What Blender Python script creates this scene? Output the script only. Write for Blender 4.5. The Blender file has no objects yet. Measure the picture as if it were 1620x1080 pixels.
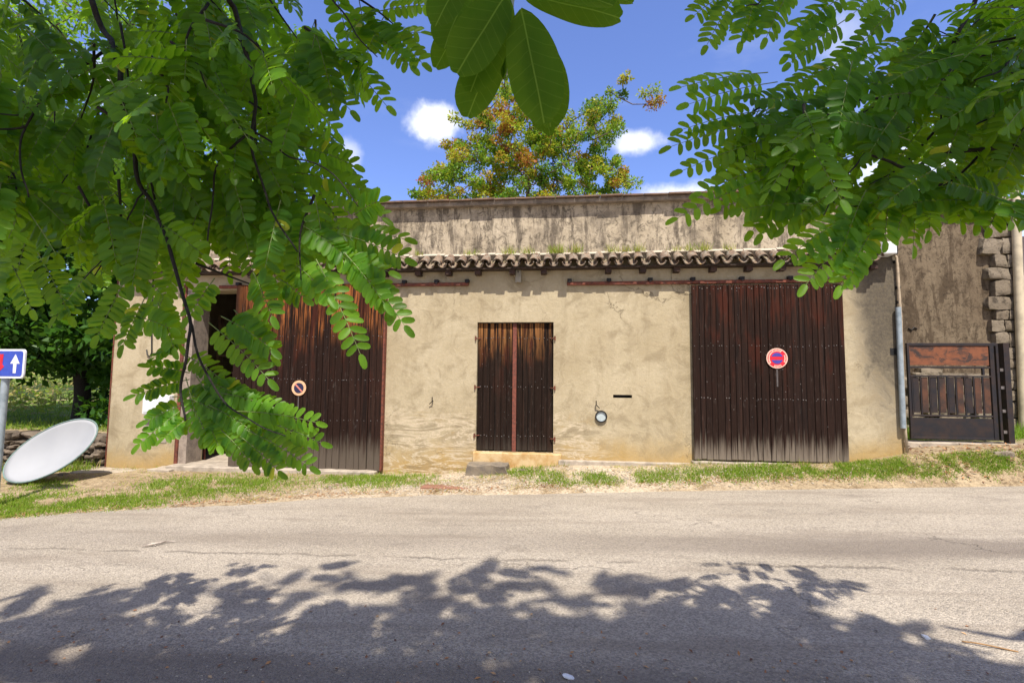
import bpy, bmesh, math, random
import numpy as np
from mathutils import Vector, Matrix, noise as mn
random.seed(7); rng = np.random.default_rng(11)
R = math.radians
C = bpy.context.scene.collection
S = bpy.context.scene

# ------------------------------------------------------------------ camera
F, YAW, PITCH, ROLL = 800.0, R(6.535), R(4.336), R(0.5565)      # focal length in pixels of the 1620 px wide photograph
CAM = Vector((0.0, -8.0, 1.5))
cy, sy, cp, sp = math.cos(YAW), math.sin(YAW), math.cos(PITCH), math.sin(PITCH)
FW = Vector((-sy*cp, cy*cp, sp)); RT = Vector((cy, sy, 0)); UP = RT.cross(FW)
RT, UP = RT*math.cos(ROLL)+UP*math.sin(ROLL), -RT*math.sin(ROLL)+UP*math.cos(ROLL)
cd = bpy.data.cameras.new('camera'); cam = bpy.data.objects.new('camera', cd); C.objects.link(cam)
cam.matrix_world = Matrix(((RT.x, UP.x, -FW.x, CAM.x), (RT.y, UP.y, -FW.y, CAM.y), (RT.z, UP.z, -FW.z, CAM.z), (0, 0, 0, 1)))
cd.sensor_width = 36; cd.lens = F/1620*36; cd.clip_start = 0.05; cd.clip_end = 2000
S.camera = cam

# ------------------------------------------------------------------ sun, sky, exposure
SUN_EL, SUN_AZ = R(60), R(16)          # azimuth: east of straight behind the camera
SUN = Vector((math.sin(SUN_AZ)*math.cos(SUN_EL), -math.cos(SUN_AZ)*math.cos(SUN_EL), math.sin(SUN_EL)))
sl = bpy.data.lights.new('sun', 'SUN'); sl.energy = 4.6; sl.angle = R(0.55); sl.color = (1, .92, .80)
so = bpy.data.objects.new('sun', sl); C.objects.link(so); so.rotation_euler = SUN.to_track_quat('Z', 'Y').to_euler(); so.location = (0, -20, 30)
S.view_settings.view_transform = 'Standard'; S.view_settings.look = 'None'; S.view_settings.gamma = 1
S.view_settings.exposure = 0.7

def at_depth(px, py, d):               # point at a given depth in front of the camera
    return CAM + d*(FW + RT*((px-810)/F) - UP*((py-540)/F))
def at_y(px, py, Y=0.0):               # point on the upright plane y = Y
    v = at_depth(px, py, 1)-CAM; return CAM + v*((Y-CAM.y)/v.y)
def project(p):
    v = Vector(p)-CAM; d = v.dot(FW)
    return (810+F*v.dot(RT)/d, 540-F*v.dot(UP)/d, d)
SLOPE = 0.03
def at_road(px, py):
    v = at_depth(px, py, 1)-CAM
    t = -(CAM.z-SLOPE*CAM.x)/(v.z-SLOPE*v.x); return CAM+v*t

# node helper
class NB:
    def __init__(s, tree): s.t = tree; s.n = tree.nodes; s.l = tree.links
    def new(s, typ, **kw):
        n = s.n.new(typ)
        for k, v in kw.items(): setattr(n, k, v)
        return n
    def put(s, sock, v):
        if hasattr(v, 'is_output') or isinstance(v, bpy.types.NodeSocket): s.l.new(v, sock)
        elif v is not None:
            if isinstance(v, (tuple, list)) and len(v) == 3 and sock.type == 'RGBA': v = (*v, 1)
            sock.default_value = v
    def math(s, op, a, b=0.0, clamp=False):
        n = s.new('ShaderNodeMath', operation=op, use_clamp=clamp); s.put(n.inputs[0], a); s.put(n.inputs[1], b); return n.outputs[0]
    def vm(s, op, a, b=None):
        n = s.new('ShaderNodeVectorMath', operation=op); s.put(n.inputs[0], a)
        if b is not None: s.put(n.inputs[1], b)
        return n.outputs['Value'] if op in ('DOT_PRODUCT', 'LENGTH', 'DISTANCE') else n.outputs[0]
    def pos(s): return s.new('ShaderNodeNewGeometry').outputs['Position']
    def xyz(s, v):
        n = s.new('ShaderNodeSeparateXYZ'); s.put(n.inputs[0], v); return n.outputs
    def comb(s, x, y, z):
        n = s.new('ShaderNodeCombineXYZ'); s.put(n.inputs[0], x); s.put(n.inputs[1], y); s.put(n.inputs[2], z); return n.outputs[0]
    def noise(s, vec, scale, detail=4, rough=.55, dist=0.0):
        n = s.new('ShaderNodeTexNoise'); s.put(n.inputs['Vector'], vec); n.inputs['Scale'].default_value = scale
        n.inputs['Detail'].default_value = detail; n.inputs['Roughness'].default_value = rough; n.inputs['Distortion'].default_value = dist
        return n.outputs[0]
    def voro(s, vec, scale, feature='F1', out=0):
        n = s.new('ShaderNodeTexVoronoi', feature=feature); s.put(n.inputs['Vector'], vec); n.inputs['Scale'].default_value = scale; return n.outputs[out]
    def mr(s, v, a, b, c=0.0, d=1.0, smooth=True):
        n = s.new('ShaderNodeMapRange', interpolation_type='SMOOTHSTEP' if smooth else 'LINEAR')
        for i, q in enumerate((v, a, b, c, d)): s.put(n.inputs[i], q)
        return n.outputs[0]
    def mix(s, f, a, b, mode='MIX'):
        n = s.new('ShaderNodeMix', data_type='RGBA', blend_type=mode); s.put(n.inputs[0], f); s.put(n.inputs[6], a); s.put(n.inputs[7], b); return n.outputs[2]
    def ramp(s, f, stops):
        n = s.new('ShaderNodeValToRGB'); e = n.color_ramp.elements
        while len(e) < len(stops): e.new(.5)
        for i, (p, c) in enumerate(stops): e[i].position = p; e[i].color = (*c, 1)
        s.put(n.inputs[0], f); return n.outputs[0]
    def attr(s, name): 
        n = s.new('ShaderNodeAttribute', attribute_name=name); return n.outputs['Fac']
    def bump(s, h, strength=.4, dist=.01, normal=None):
        n = s.new('ShaderNodeBump'); n.inputs['Strength'].default_value = strength; n.inputs['Distance'].default_value = dist
        s.put(n.inputs['Height'], h)
        if normal is not None: s.put(n.inputs['Normal'], normal)
        return n.outputs[0]

# world: Nishita sky plus a few fair-weather clouds placed by direction and added cloud behind the camera
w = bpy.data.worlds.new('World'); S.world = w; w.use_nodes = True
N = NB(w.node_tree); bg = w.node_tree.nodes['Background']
sky = N.new('ShaderNodeTexSky', sky_type='NISHITA'); sky.sun_disc = False; sky.sun_elevation = SUN_EL; sky.sun_rotation = math.pi-SUN_AZ
sky.air_density = 1.0; sky.dust_density = .6; sky.ozone_density = 2.0
dirv = N.vm('NORMALIZE', N.new('ShaderNodeTexCoord').outputs['Generated'])
wob = N.noise(dirv, 9, 5, .6)
fine = N.noise(dirv, 26, 5, .65)
cl = None
for (px, py, rx, ry, dens) in ((688, 196, 46, 30, 1.1), (1012, 225, 42, 20, .9), (1062, 314, 75, 24, .9), (553, 243, 20, 26, .45), (1330, 60, 30, 60, .3), (250, 150, 90, 40, .9), (1500, 250, 120, 50, .9), (-500, 300, 200, 70, .9), (2100, 250, 250, 60, .9)):
    c = (at_depth(px, py, 1)-CAM).normalized(); t1 = Vector((0, 0, 1)).cross(c).normalized(); t2 = c.cross(t1)
    dx = N.math('MULTIPLY', N.vm('DOT_PRODUCT', dirv, tuple(t1)), F/rx*1.1)
    dy = N.math('MULTIPLY', N.vm('DOT_PRODUCT', dirv, tuple(t2)), F/ry*1.1)
    ahead = N.math('MULTIPLY', N.math('SUBTRACT', 1.0, N.mr(N.vm('DOT_PRODUCT', dirv, tuple(c)), 0, .5)), 9)
    r2 = N.math('ADD', N.math('SQRT', N.math('ADD', N.math('MULTIPLY', dx, dx), N.math('MULTIPLY', dy, dy))), ahead)
    r2 = N.math('ADD', r2, N.math('MULTIPLY', N.math('SUBTRACT', wob, .5), 1.7))
    r2 = N.math('ADD', r2, N.math('MULTIPLY', N.math('SUBTRACT', fine, .5), .9))
    m = N.mr(r2, 1.25, .25, 0, dens)
    cl = m if cl is None else N.math('MAXIMUM', cl, m)
veil = N.mr(N.noise(N.vm('MULTIPLY', dirv, (1, 1, 2.5)), 3.2, 6, .6), .5, .85, 0, .22)
dxyz = N.xyz(dirv)
fill_cloud = N.math('MULTIPLY', N.mr(N.noise(dirv, 1.9, 6, .6), .36, .56, 0, .85), N.math('MULTIPLY', N.mr(dxyz[1], .25, -.15), N.mr(dxyz[2], .02, .2)))  # unseen cloud cover added behind the camera as neutral fill light
cl = N.math('MINIMUM', N.math('MAXIMUM', N.math('MAXIMUM', cl, veil), fill_cloud), 1.0)
tinted = N.mix(1.0, sky.outputs[0], (.86, .88, 1.22), 'MULTIPLY')
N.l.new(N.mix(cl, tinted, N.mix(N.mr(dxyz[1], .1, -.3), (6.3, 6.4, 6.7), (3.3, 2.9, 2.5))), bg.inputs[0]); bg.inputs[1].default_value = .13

# ------------------------------------------------------------------ object helpers
def mesh_obj(name, verts, faces, mats, parent=None, smooth=False, midx=None, tint=None):
    me = bpy.data.meshes.new(name)
    if isinstance(verts, np.ndarray) and isinstance(faces, np.ndarray):
        nv, nf, k = len(verts), len(faces), faces.shape[1]
        me.vertices.add(nv); me.vertices.foreach_set('co', verts.astype(np.float32).ravel())
        me.loops.add(nf*k); me.loops.foreach_set('vertex_index', faces.astype(np.int32).ravel())
        me.polygons.add(nf); me.polygons.foreach_set('loop_start', np.arange(0, nf*k, k, dtype=np.int32))
        me.update(calc_edges=True)
    else:
        me.from_pydata([tuple(v) for v in verts], [], [tuple(f) for f in faces])
    if smooth: me.polygons.foreach_set('use_smooth', [True]*len(me.polygons))
    for m in (mats if isinstance(mats, (list, tuple)) else [mats]): me.materials.append(m)
    if midx is not None: me.polygons.foreach_set('material_index', np.asarray(midx, dtype=np.int32))
    if tint is not None:
        a = me.attributes.new('tint', 'FLOAT', 'POINT'); a.data.foreach_set('value', np.asarray(tint, dtype=np.float32))
    me.update(); me.validate()
    o = bpy.data.objects.new(name, me); C.objects.link(o)
    if parent: o.parent = parent; o.matrix_parent_inverse = Matrix()
    return o
def tag(o, label=None, cat=None, group=None, kind=None):
    if label: o['label'] = label
    if cat: o['category'] = cat
    if group: o['group'] = group
    if kind: o['kind'] = kind
    return o
def empty(name, label, cat, loc=(0, 0, 0), group=None):
    o = bpy.data.objects.new(name, None); C.objects.link(o); o.location = loc; o.empty_display_size = .2
    bpy.context.view_layer.update()
    return tag(o, label, cat, group)
class MB:                                # collects shapes for one mesh (world coordinates)
    def __init__(s): s.v = []; s.f = []; s.t = []; s.m = []
    def add(s, vs, fs, tint=.5, mi=0):
        b = len(s.v); s.v += [Vector(v) for v in vs]; s.f += [tuple(i+b for i in f) for f in fs]; s.t += [tint]*len(vs); s.m += [mi]*len(fs)
    def box(s, x0, x1, y0, y1, z0, z1, tint=.5, mi=0):
        s.add([(x0,y0,z0),(x1,y0,z0),(x1,y1,z0),(x0,y1,z0),(x0,y0,z1),(x1,y0,z1),(x1,y1,z1),(x0,y1,z1)],
              [(0,3,2,1),(4,5,6,7),(0,1,5,4),(1,2,6,5),(2,3,7,6),(3,0,4,7)], tint, mi)
    def obox(s, c, ax, ay, az, tint=.5, mi=0):       # oriented box from centre and half axes
        c, ax, ay, az = map(Vector, (c, ax, ay, az))
        s.add([c-ax-ay-az, c+ax-ay-az, c+ax+ay-az, c-ax+ay-az, c-ax-ay+az, c+ax-ay+az, c+ax+ay+az, c-ax+ay+az],
              [(0,3,2,1),(4,5,6,7),(0,1,5,4),(1,2,6,5),(2,3,7,6),(3,0,4,7)], tint, mi)
    def tube(s, pts, rad, n=8, tint=.5, mi=0, cap=True):
        pts = [Vector(p) for p in pts]; rr = rad if isinstance(rad, (list, tuple)) else [rad]*len(pts)
        vs = []; up = None
        for i, p in enumerate(pts):
            d = (pts[min(i+1, len(pts)-1)]-pts[max(i-1, 0)]).normalized()
            if up is None: up = d.orthogonal().normalized()
            a = (up-d*up.dot(d)); a = a.normalized() if a.length > 1e-6 else d.orthogonal().normalized()
            up = a; b = d.cross(a)
            vs += [p+(a*math.cos(2*math.pi*k/n)+b*math.sin(2*math.pi*k/n))*rr[i] for k in range(n)]
        fs = [(i*n+k, i*n+(k+1)%n, (i+1)*n+(k+1)%n, (i+1)*n+k) for i in range(len(pts)-1) for k in range(n)]
        if cap: fs += [tuple(range(n-1, -1, -1)), tuple(range((len(pts)-1)*n, len(pts)*n))]
        s.add(vs, fs, tint, mi)
    def disc(s, c, nrm, r, n=28, mi=0, tint=.5, thick=.002):
        c, nrm = Vector(c), Vector(nrm).normalized(); s.tube([c-nrm*thick, c], r, n, tint, mi)
    def build(s, name, mats, parent=None, smooth=False, bevel=0, sharp=False):
        loc = parent.matrix_world.translation if parent else Vector((0, 0, 0))
        o = mesh_obj(name, [v-loc for v in s.v], s.f, mats, parent, smooth, s.m, s.t)
        bm = bmesh.new(); bm.from_mesh(o.data); bmesh.ops.recalc_face_normals(bm, faces=bm.faces); bm.to_mesh(o.data); bm.free()
        if bevel:
            b = o.modifiers.new('bevel', 'BEVEL'); b.width = bevel; b.segments = 2; b.limit_method = 'ANGLE'
        if smooth and sharp:
            o.data.set_sharp_from_angle(angle=R(40))
        return o
def root_loc(o):
    return o
def mat(name):
    m = bpy.data.materials.new(name); m.use_nodes = True; N = NB(m.node_tree); b = m.node_tree.nodes['Principled BSDF']; return m, N, b
def simple(name, col, rough=.7, metal=0, noise_amt=.25, scale=14, bump=.15, col2=None):
    m, N, b = mat(name); p = N.new('ShaderNodeTexCoord').outputs['Object']
    n = N.noise(p, scale, 6, .65); c2 = col2 or tuple(c*(1-noise_amt*1.6) for c in col)
    N.put(b.inputs['Base Color'], N.mix(N.mr(n, .35, .7), col, c2)); b.inputs['Metallic'].default_value = metal
    N.put(b.inputs['Roughness'], N.mr(N.noise(p, scale*2.3, 4), .3, .7, rough*.85, min(1, rough*1.12)))
    if bump: N.put(b.inputs['Normal'], N.bump(N.noise(p, scale*6, 4), bump, .004))
    return m

# ------------------------------------------------------------------ materials
_q = at_y(1396, 440); STX, STZ = _q.x, _q.z
def wall_material(name, base, light, dark, ochre, kind):
    m, N, b = mat(name); p = N.pos(); x, y, z = N.xyz(p)
    big = N.noise(p, .8, 6, .62); mid = N.noise(p, 3.1, 8, .66, .6); fin = N.noise(p, 22, 6, .7); grit = N.noise(p, 120, 3, .6)
    col = N.mix(N.mr(big, .32, .68), base, light)
    col = N.mix(N.mr(mid, .46, .66, 0, .6), col, dark)
    big2 = N.noise(p, 1.7, 8, .7, 1.0); col = N.mix(N.mr(big2, .52, .64, 0, .5), col, light)
    streak = N.noise(N.comb(N.math('MULTIPLY', x, 5.5), y, N.math('MULTIPLY', z, .55)), 1.3, 7, .66, .4)
    if kind == 'front':
        col = N.mix(N.mr(streak, .5, .78, 0, .35), col, dark)
        # ochre damp band along the foot of the wall
        foot = N.math('ADD', N.math('SUBTRACT', z, N.math('MULTIPLY', x, .045)), N.math('MULTIPLY', N.math('SUBTRACT', mid, .5), .55))
        foot = N.math('ADD', foot, N.math('MULTIPLY', N.math('SUBTRACT', big, .5), .5))
        col = N.mix(N.mr(foot, .72, .12, 0, .8), col, ochre)
        col = N.mix(N.mr(foot, .26, -.02, 0, .55), col, (.13, .105, .062))
        # washed-out coursing where the render has worn, low on the wall between the doors
        lay = N.noise(N.comb(N.math('MULTIPLY', x, .55), y, N.math('MULTIPLY', z, 2.6)), 2.1, 7, .68, .8)
        patch = N.math('MULTIPLY', N.mr(x, -3.4, -2.7), N.mr(x, .9, .1))
        ph = N.math('MULTIPLY', N.mr(N.math('ADD', z, N.math('MULTIPLY', mid, .6)), 1.45, 1.1), patch)
        ridge = N.math('ABSOLUTE', N.math('SUBTRACT', lay, .5))
        col = N.mix(N.math('MULTIPLY', N.mr(ridge, .035, .0), N.math('MULTIPLY', ph, 1.0)), col, (.56, .47, .34))
        col = N.mix(N.math('MULTIPLY', N.mr(lay, .5, .62), N.math('MULTIPLY', ph, .6)), col, (.20, .155, .098))
        col = N.mix(N.math('MULTIPLY', N.mr(lay, .44, .36), N.math('MULTIPLY', ph, .5)), col, (.36, .245, .105))
        # black weathering below the gutter end at the right corner
        sx = N.math('MULTIPLY', N.math('SUBTRACT', x, STX), 2.5); sz = N.math('MULTIPLY', N.math('SUBTRACT', z, STZ), .55)
        rr = N.math('SQRT', N.math('ADD', N.math('MULTIPLY', sx, sx), N.math('MULTIPLY', sz, sz)))
        rr = N.math('ADD', rr, N.math('MULTIPLY', N.math('SUBTRACT', mid, .5), 1.6))
        col = N.mix(N.mr(rr, 1.5, .5, 0, .92), col, (.055, .048, .042))
        # hairline cracks
        cv = N.comb(N.math('ADD', x, N.math('MULTIPLY', N.noise(p, 2.2, 6, .7), .8)), y, N.math('ADD', z, N.math('MULTIPLY', N.noise(p, 2.9, 6, .7), .8)))
        cr = N.math('MULTIPLY', N.mr(N.voro(cv, .8, 'DISTANCE_TO_EDGE'), .008, .0), N.mr(N.noise(p, .9, 4, .6), .5, .6)); col = N.mix(N.math('MULTIPLY', cr, .75), col, (.09, .07, .045))
        chips = N.mr(N.noise(p, 6.5, 6, .75), .69, .72, 0, .8); col = N.mix(chips, col, (.17, .13, .08))
    else:
        streak2 = N.noise(N.comb(N.math('MULTIPLY', x, 3.2), y, N.math('MULTIPLY', z, .7)), 1.6, 9, .76, .25)
        col = N.mix(N.mr(streak2, .46, .58, 0, .92), col, dark); col = N.mix(N.mr(streak, .55, .7, 0, .35), col, dark)
        blot = N.noise(p, 7, 8, .78, 1.8)
        col = N.mix(N.mr(blot, .49, .63, 0, .75), col, tuple(c*.4 for c in dark))
        col = N.mix(N.mr(N.noise(p, 5, 5, .7), .58, .72, 0, .6), col, light)
    spots = N.mr(N.noise(p, 34, 3, .5), .68, .74, 0, .5)
    col = N.mix(spots, col, tuple(c*.5 for c in dark))
    col = N.mix(N.mr(fin, .3, .7, 0, .28), col, tuple(c*.72 for c in base))
    N.put(b.inputs['Base Color'], col); b.inputs['Roughness'].default_value = .93; b.inputs['Specular IOR Level'].default_value = .2
    h = N.math('ADD', N.math('MULTIPLY', fin, .5), N.math('ADD', N.math('MULTIPLY', grit, .25), N.math('MULTIPLY', mid, 1.3)))
    N.put(b.inputs['Normal'], N.bump(h, .55, .018))
    return m
M = {}
M['plaster'] = wall_material('plaster', (.385, .318, .205), (.50, .43, .30), (.235, .185, .112), (.40, .25, .065), 'front')
M['parapet'] = wall_material('weathered_render', (.38, .315, .225), (.56, .48, .365), (.105, .086, .068), (.4, .3, .15), 'parapet')
M['brown_render'] = wall_material('brown_render', (.145, .108, .072), (.21, .165, .112), (.07, .05, .032), (.3, .25, .12), 'parapet')

def wood_material(name, base, dark, warm, grey, z_grey, z_warm, warm_amt):
    m, N, b = mat(name); p = N.pos(); x, y, z = N.xyz(p); t = N.attr('tint')
    q = N.comb(N.math('ADD', N.math('MULTIPLY', x, 28), N.math('MULTIPLY', t, 37)), N.math('MULTIPLY', y, 28), N.math('MULTIPLY', z, 1.1))
    grain = N.noise(q, 1.0, 7, .68, .7); grain2 = N.noise(q, 4.2, 5, .6)
    lowf = N.noise(N.comb(N.math('MULTIPLY', x, 3.2), y, N.math('MULTIPLY', z, .8)), 1.6, 4, .6)
    col = N.mix(N.mr(grain, .3, .7), dark, base)
    col = N.mix(N.mr(t, .2, .9, 0, .75), col, tuple(c*.45 for c in base))
    warmm = N.math('MULTIPLY', N.mr(N.math('ADD', z, N.math('MULTIPLY', lowf, 1.4)), z_warm-.05, z_warm+.6), N.mr(N.math('ADD', grain, N.math('MULTIPLY', t, .10)), .50, .64, 0, warm_amt))
    if name == 'dark_weathered_wood':
        _a = at_y(385, 500).x; warmm = N.math('MULTIPLY', warmm, N.mr(N.math('ADD', x, N.math('MULTIPLY', lowf, .3)), _a, _a+.45))
    col = N.mix(warmm, col, warm)
    red = N.math('MULTIPLY', N.mr(lowf, .52, .68), N.mr(z, 1.0, 2.2, 0, .75)); col = N.mix(red, col, (.055, .014, .008))
    g = N.mr(N.math('ADD', z, N.math('MULTIPLY', N.math('SUBTRACT', grain, .5), 1.0)), z_grey+.28, z_grey-.12, 0, .9)
    col = N.mix(g, col, grey)
    bleach = N.mr(grain2, .60, .74, 0, .35); col = N.mix(bleach, col, (.13, .10, .085)); scuff = N.noise(N.comb(N.math('MULTIPLY', x, 9), y, N.math('MULTIPLY', z, 2.2)), 1.4, 8, .75, 1.2); col = N.mix(N.mr(scuff, .58, .72, 0, .4), col, (.10, .085, .075))
    col = N.mix(N.mr(grain, .36, .27, 0, .8), col, (.006, .005, .005))
    N.put(b.inputs['Base Color'], col); b.inputs['Roughness'].default_value = .85; b.inputs['Specular IOR Level'].default_value = .12
    N.put(b.inputs['Normal'], N.bump(N.math('ADD', grain, N.math('MULTIPLY', grain2, .5)), .8, .006))
    return m
M['wood'] = wood_material('dark_weathered_wood', (.034, .016, .011), (.008, .005, .0045), (.32, .11, .032), (.11, .088, .068), .34, 2.7, .95)
M['wood_right'] = wood_material('dark_weathered_wood_grey_foot', (.036, .018, .013), (.008, .0055, .005), (.07, .022, .012), (.20, .165, .13), .46, 2.9, .5)
M['wood_door'] = wood_material('small_door_wood', (.030, .016, .011), (.007, .005, .004), (.28, .125, .042), (.05, .04, .032), .35, 2.5, .9)
M['rust'] = simple('rusty_iron', (.20, .055, .03), .8, .1, col2=(.07, .025, .018), scale=20)
M['rust_red'] = simple('red_rusty_iron', (.20, .055, .034), .8, .05, col2=(.10, .035, .025), scale=20)
M['iron'] = simple('dark_iron', (.022, .019, .019), .55, .5)
M['nail'] = simple('nail_heads', (.30, .27, .25), .45, .7, bump=0)
M['stone'] = simple('grey_stone', (.22, .18, .13), .92, scale=7, bump=.8, col2=(.13, .11, .09))
M['sill'] = simple('sandy_sill', (.56, .42, .23), .92, scale=6, bump=.6, col2=(.42, .25, .09))
M['concrete'] = simple('old_concrete', (.42, .36, .29), .92, scale=7, bump=.6, col2=(.24, .205, .165))
M['mortar'] = simple('white_mortar', (.42, .37, .29), .9, scale=9, bump=.5, col2=(.42, .37, .31))
M['white'] = simple('white_plastic', (.72, .74, .76), .45, noise_amt=.06, bump=.03)
M['galv'] = simple('galvanised_steel', (.36, .42, .46), .5, .35, col2=(.22, .27, .30), scale=8)
M['cream'] = simple('cream_pipe', (.58, .50, .36), .55, noise_amt=.2, scale=5)
M['beige_cable'] = simple('beige_cable', (.46, .37, .26), .6)
M['greybox'] = simple('grey_plastic', (.30, .27, .21), .6, noise_amt=.15)
M['black'] = simple('black_plastic', (.012, .012, .012), .5)
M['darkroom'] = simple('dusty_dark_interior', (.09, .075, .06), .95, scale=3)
M['coping_tile'] = simple('brown_coping_tile', (.21, .13, .09), .9, scale=9, col2=(.10, .075, .06), bump=.6)
M['coping'] = simple('coping_render', (.30, .25, .20), .95, scale=8, col2=(.14, .115, .095), bump=.6)
M['board'] = simple('terracotta_board', (.27, .13, .085), .9, scale=8)

m, N, b = mat('roof_tile'); p = N.pos(); t = N.attr('tint')
c = N.mix(t, (.15, .095, .065), (.25, .18, .125))
c = N.mix(N.mr(N.noise(p, 16, 6, .7), .46, .6), c, (.23, .205, .165))
c = N.mix(N.mr(N.noise(p, 29, 5, .7), .52, .66), c, (.045, .035, .03))
c = N.mix(N.mr(N.noise(p, 7, 5, .7), .62, .7), c, (.42, .24, .04))
N.put(b.inputs['Base Color'], c); b.inputs['Roughness'].default_value = .95; N.put(b.inputs['Normal'], N.bump(N.noise(p, 60, 5), .6, .006)); M['tile'] = m

# asphalt
m, N, b = mat('asphalt'); p = N.pos(); x, y, z = N.xyz(p)
pl = N.comb(N.math('MULTIPLY', x, .35), y, 0.0)
big = N.noise(pl, .9, 5, .6); mid = N.noise(pl, 3.2, 7, .68, .3); fin = N.noise(p, 46, 5, .7); ag = N.xyz(N.voro(p, 95, out=1))[0]; ag = N.comb(ag, ag, ag); agd = N.voro(p, 95)
c = N.mix(N.mr(big, .3, .7), (.32, .282, .232), (.395, .352, .295))
c = N.mix(N.mr(mid, .5, .74, 0, .55), c, (.20, .172, .145))
c = N.mix(.34, c, N.mix(1.0, c, N.mix(1.0, ag, (1.8, 1.75, 1.65), 'MULTIPLY'), 'MULTIPLY'))
c = N.mix(N.mr(fin, .58, .72, 0, .6), c, (.14, .115, .09))
c = N.mix(N.mr(N.noise(p, 70, 3, .6), .66, .74, 0, .6), c, (.62, .57, .5))
# worn darker wheel lane and a ragged seam along the road
wy = N.math('ADD', y, N.math('MULTIPLY', N.math('SUBTRACT', N.noise(pl, 1.4, 6, .65), .5), .7))
lane = N.math('MULTIPLY', N.mr(wy, -3.55, -3.25), N.mr(wy, -2.7, -3.0)); c = N.mix(N.math('MULTIPLY', lane, N.mr(x, -1, 3, .25, .7)), c, (.15, .125, .105))
trk = N.mr(N.noise(N.comb(N.math('MULTIPLY', x, .22), N.math('MULTIPLY', y, 1.6), 0.0), 1.7, 6, .62), .50, .68, 0, .45); c = N.mix(trk, c, (.20, .165, .13))
sy_ = N.math('ADD', N.math('SUBTRACT', y, N.math('MULTIPLY', x, -.012)), N.math('MULTIPLY', N.math('SUBTRACT', N.noise(N.comb(x, 0.0, 0.0), 2.2, 8, .75), .5), .35))
seam = N.math('MULTIPLY', N.mr(N.math('ABSOLUTE', N.math('ADD', sy_, 3.62)), .035, .004), N.mr(N.noise(p, 1.7, 4), .42, .55)); c = N.mix(N.math('MULTIPLY', seam, .45), c, (.07, .055, .045))
crk = N.mr(N.voro(N.vm('ADD', N.comb(N.math('MULTIPLY', x, .5), y, 0.0), N.comb(N.math('MULTIPLY', N.noise(p, 2.5, 5), .7), N.math('MULTIPLY', N.noise(p, 3.1, 5), .7), 0.0)), .75, 'DISTANCE_TO_EDGE'), .012, .002)
crk = N.math('MULTIPLY', crk, N.mr(big, .5, .62)); c = N.mix(N.math('MULTIPLY', crk, .4), c, (.07, .06, .05))
# rough darker strip at the near edge
near = N.mr(wy, -5.05, -5.4); c = N.mix(N.math('MULTIPLY', near, .6), c, (.12, .10, .085))
N.put(b.inputs['Base Color'], c); b.inputs['Roughness'].default_value = .92; b.inputs['Specular IOR Level'].default_value = .25
h = N.math('SUBTRACT', N.math('ADD', N.math('MULTIPLY', fin, .9), N.math('MULTIPLY', mid, .8)), N.math('MULTIPLY', agd, 1.2))
h = N.math('SUBTRACT', h, N.math('MULTIPLY', N.math('MAXIMUM', seam, crk), 1.5))
N.put(b.inputs['Normal'], N.bump(h, .7, .009)); M['asphalt'] = m

# verge soil
m, N, b = mat('verge_soil'); p = N.pos(); x, y, z = N.xyz(p)
n1 = N.noise(p, 1.6, 6, .65); n2 = N.noise(p, 9, 7, .7); n3 = N.noise(p, 42, 5, .7); ag = N.xyz(N.voro(p, 45, out=1))[0]; ag = N.comb(ag, ag, ag)
c = N.mix(N.mr(n1, .35, .65), (.27, .205, .125), (.36, .285, .185))
c = N.mix(N.mr(n2, .48, .64, 0, .8), c, (.15, .105, .06))
c = N.mix(N.mr(n3, .56, .68, 0, .8), c, (.50, .40, .27))
c = N.mix(.25, c, N.mix(1.0, c, N.mix(1.0, ag, (1.8, 1.75, 1.7), 'MULTIPLY'), 'MULTIPLY'))
grav = N.math('MULTIPLY', N.math('MULTIPLY', N.mr(x, -4.5, -2.5), N.mr(x, 3.4, 1.0)), N.mr(N.noise(p, 2.6, 5, .6), .4, .55, 0, .8)); c = N.mix(grav, c, N.mix(N.xyz(ag)[0], (.34, .27, .19), (.56, .48, .37)))
green = N.math('MULTIPLY', N.mr(N.noise(p, 1.1, 5, .6), .34, .5), N.mr(y, .4, 1.5)); c = N.mix(green, c, (.13, .20, .03))
N.put(b.inputs['Base Color'], c); b.inputs['Roughness'].default_value = .96; b.inputs['Specular IOR Level'].default_value = .15
N.put(b.inputs['Normal'], N.bump(N.math('ADD', N.math('MULTIPLY', n2, 1.2), n3), .7, .02)); M['soil'] = m

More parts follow.
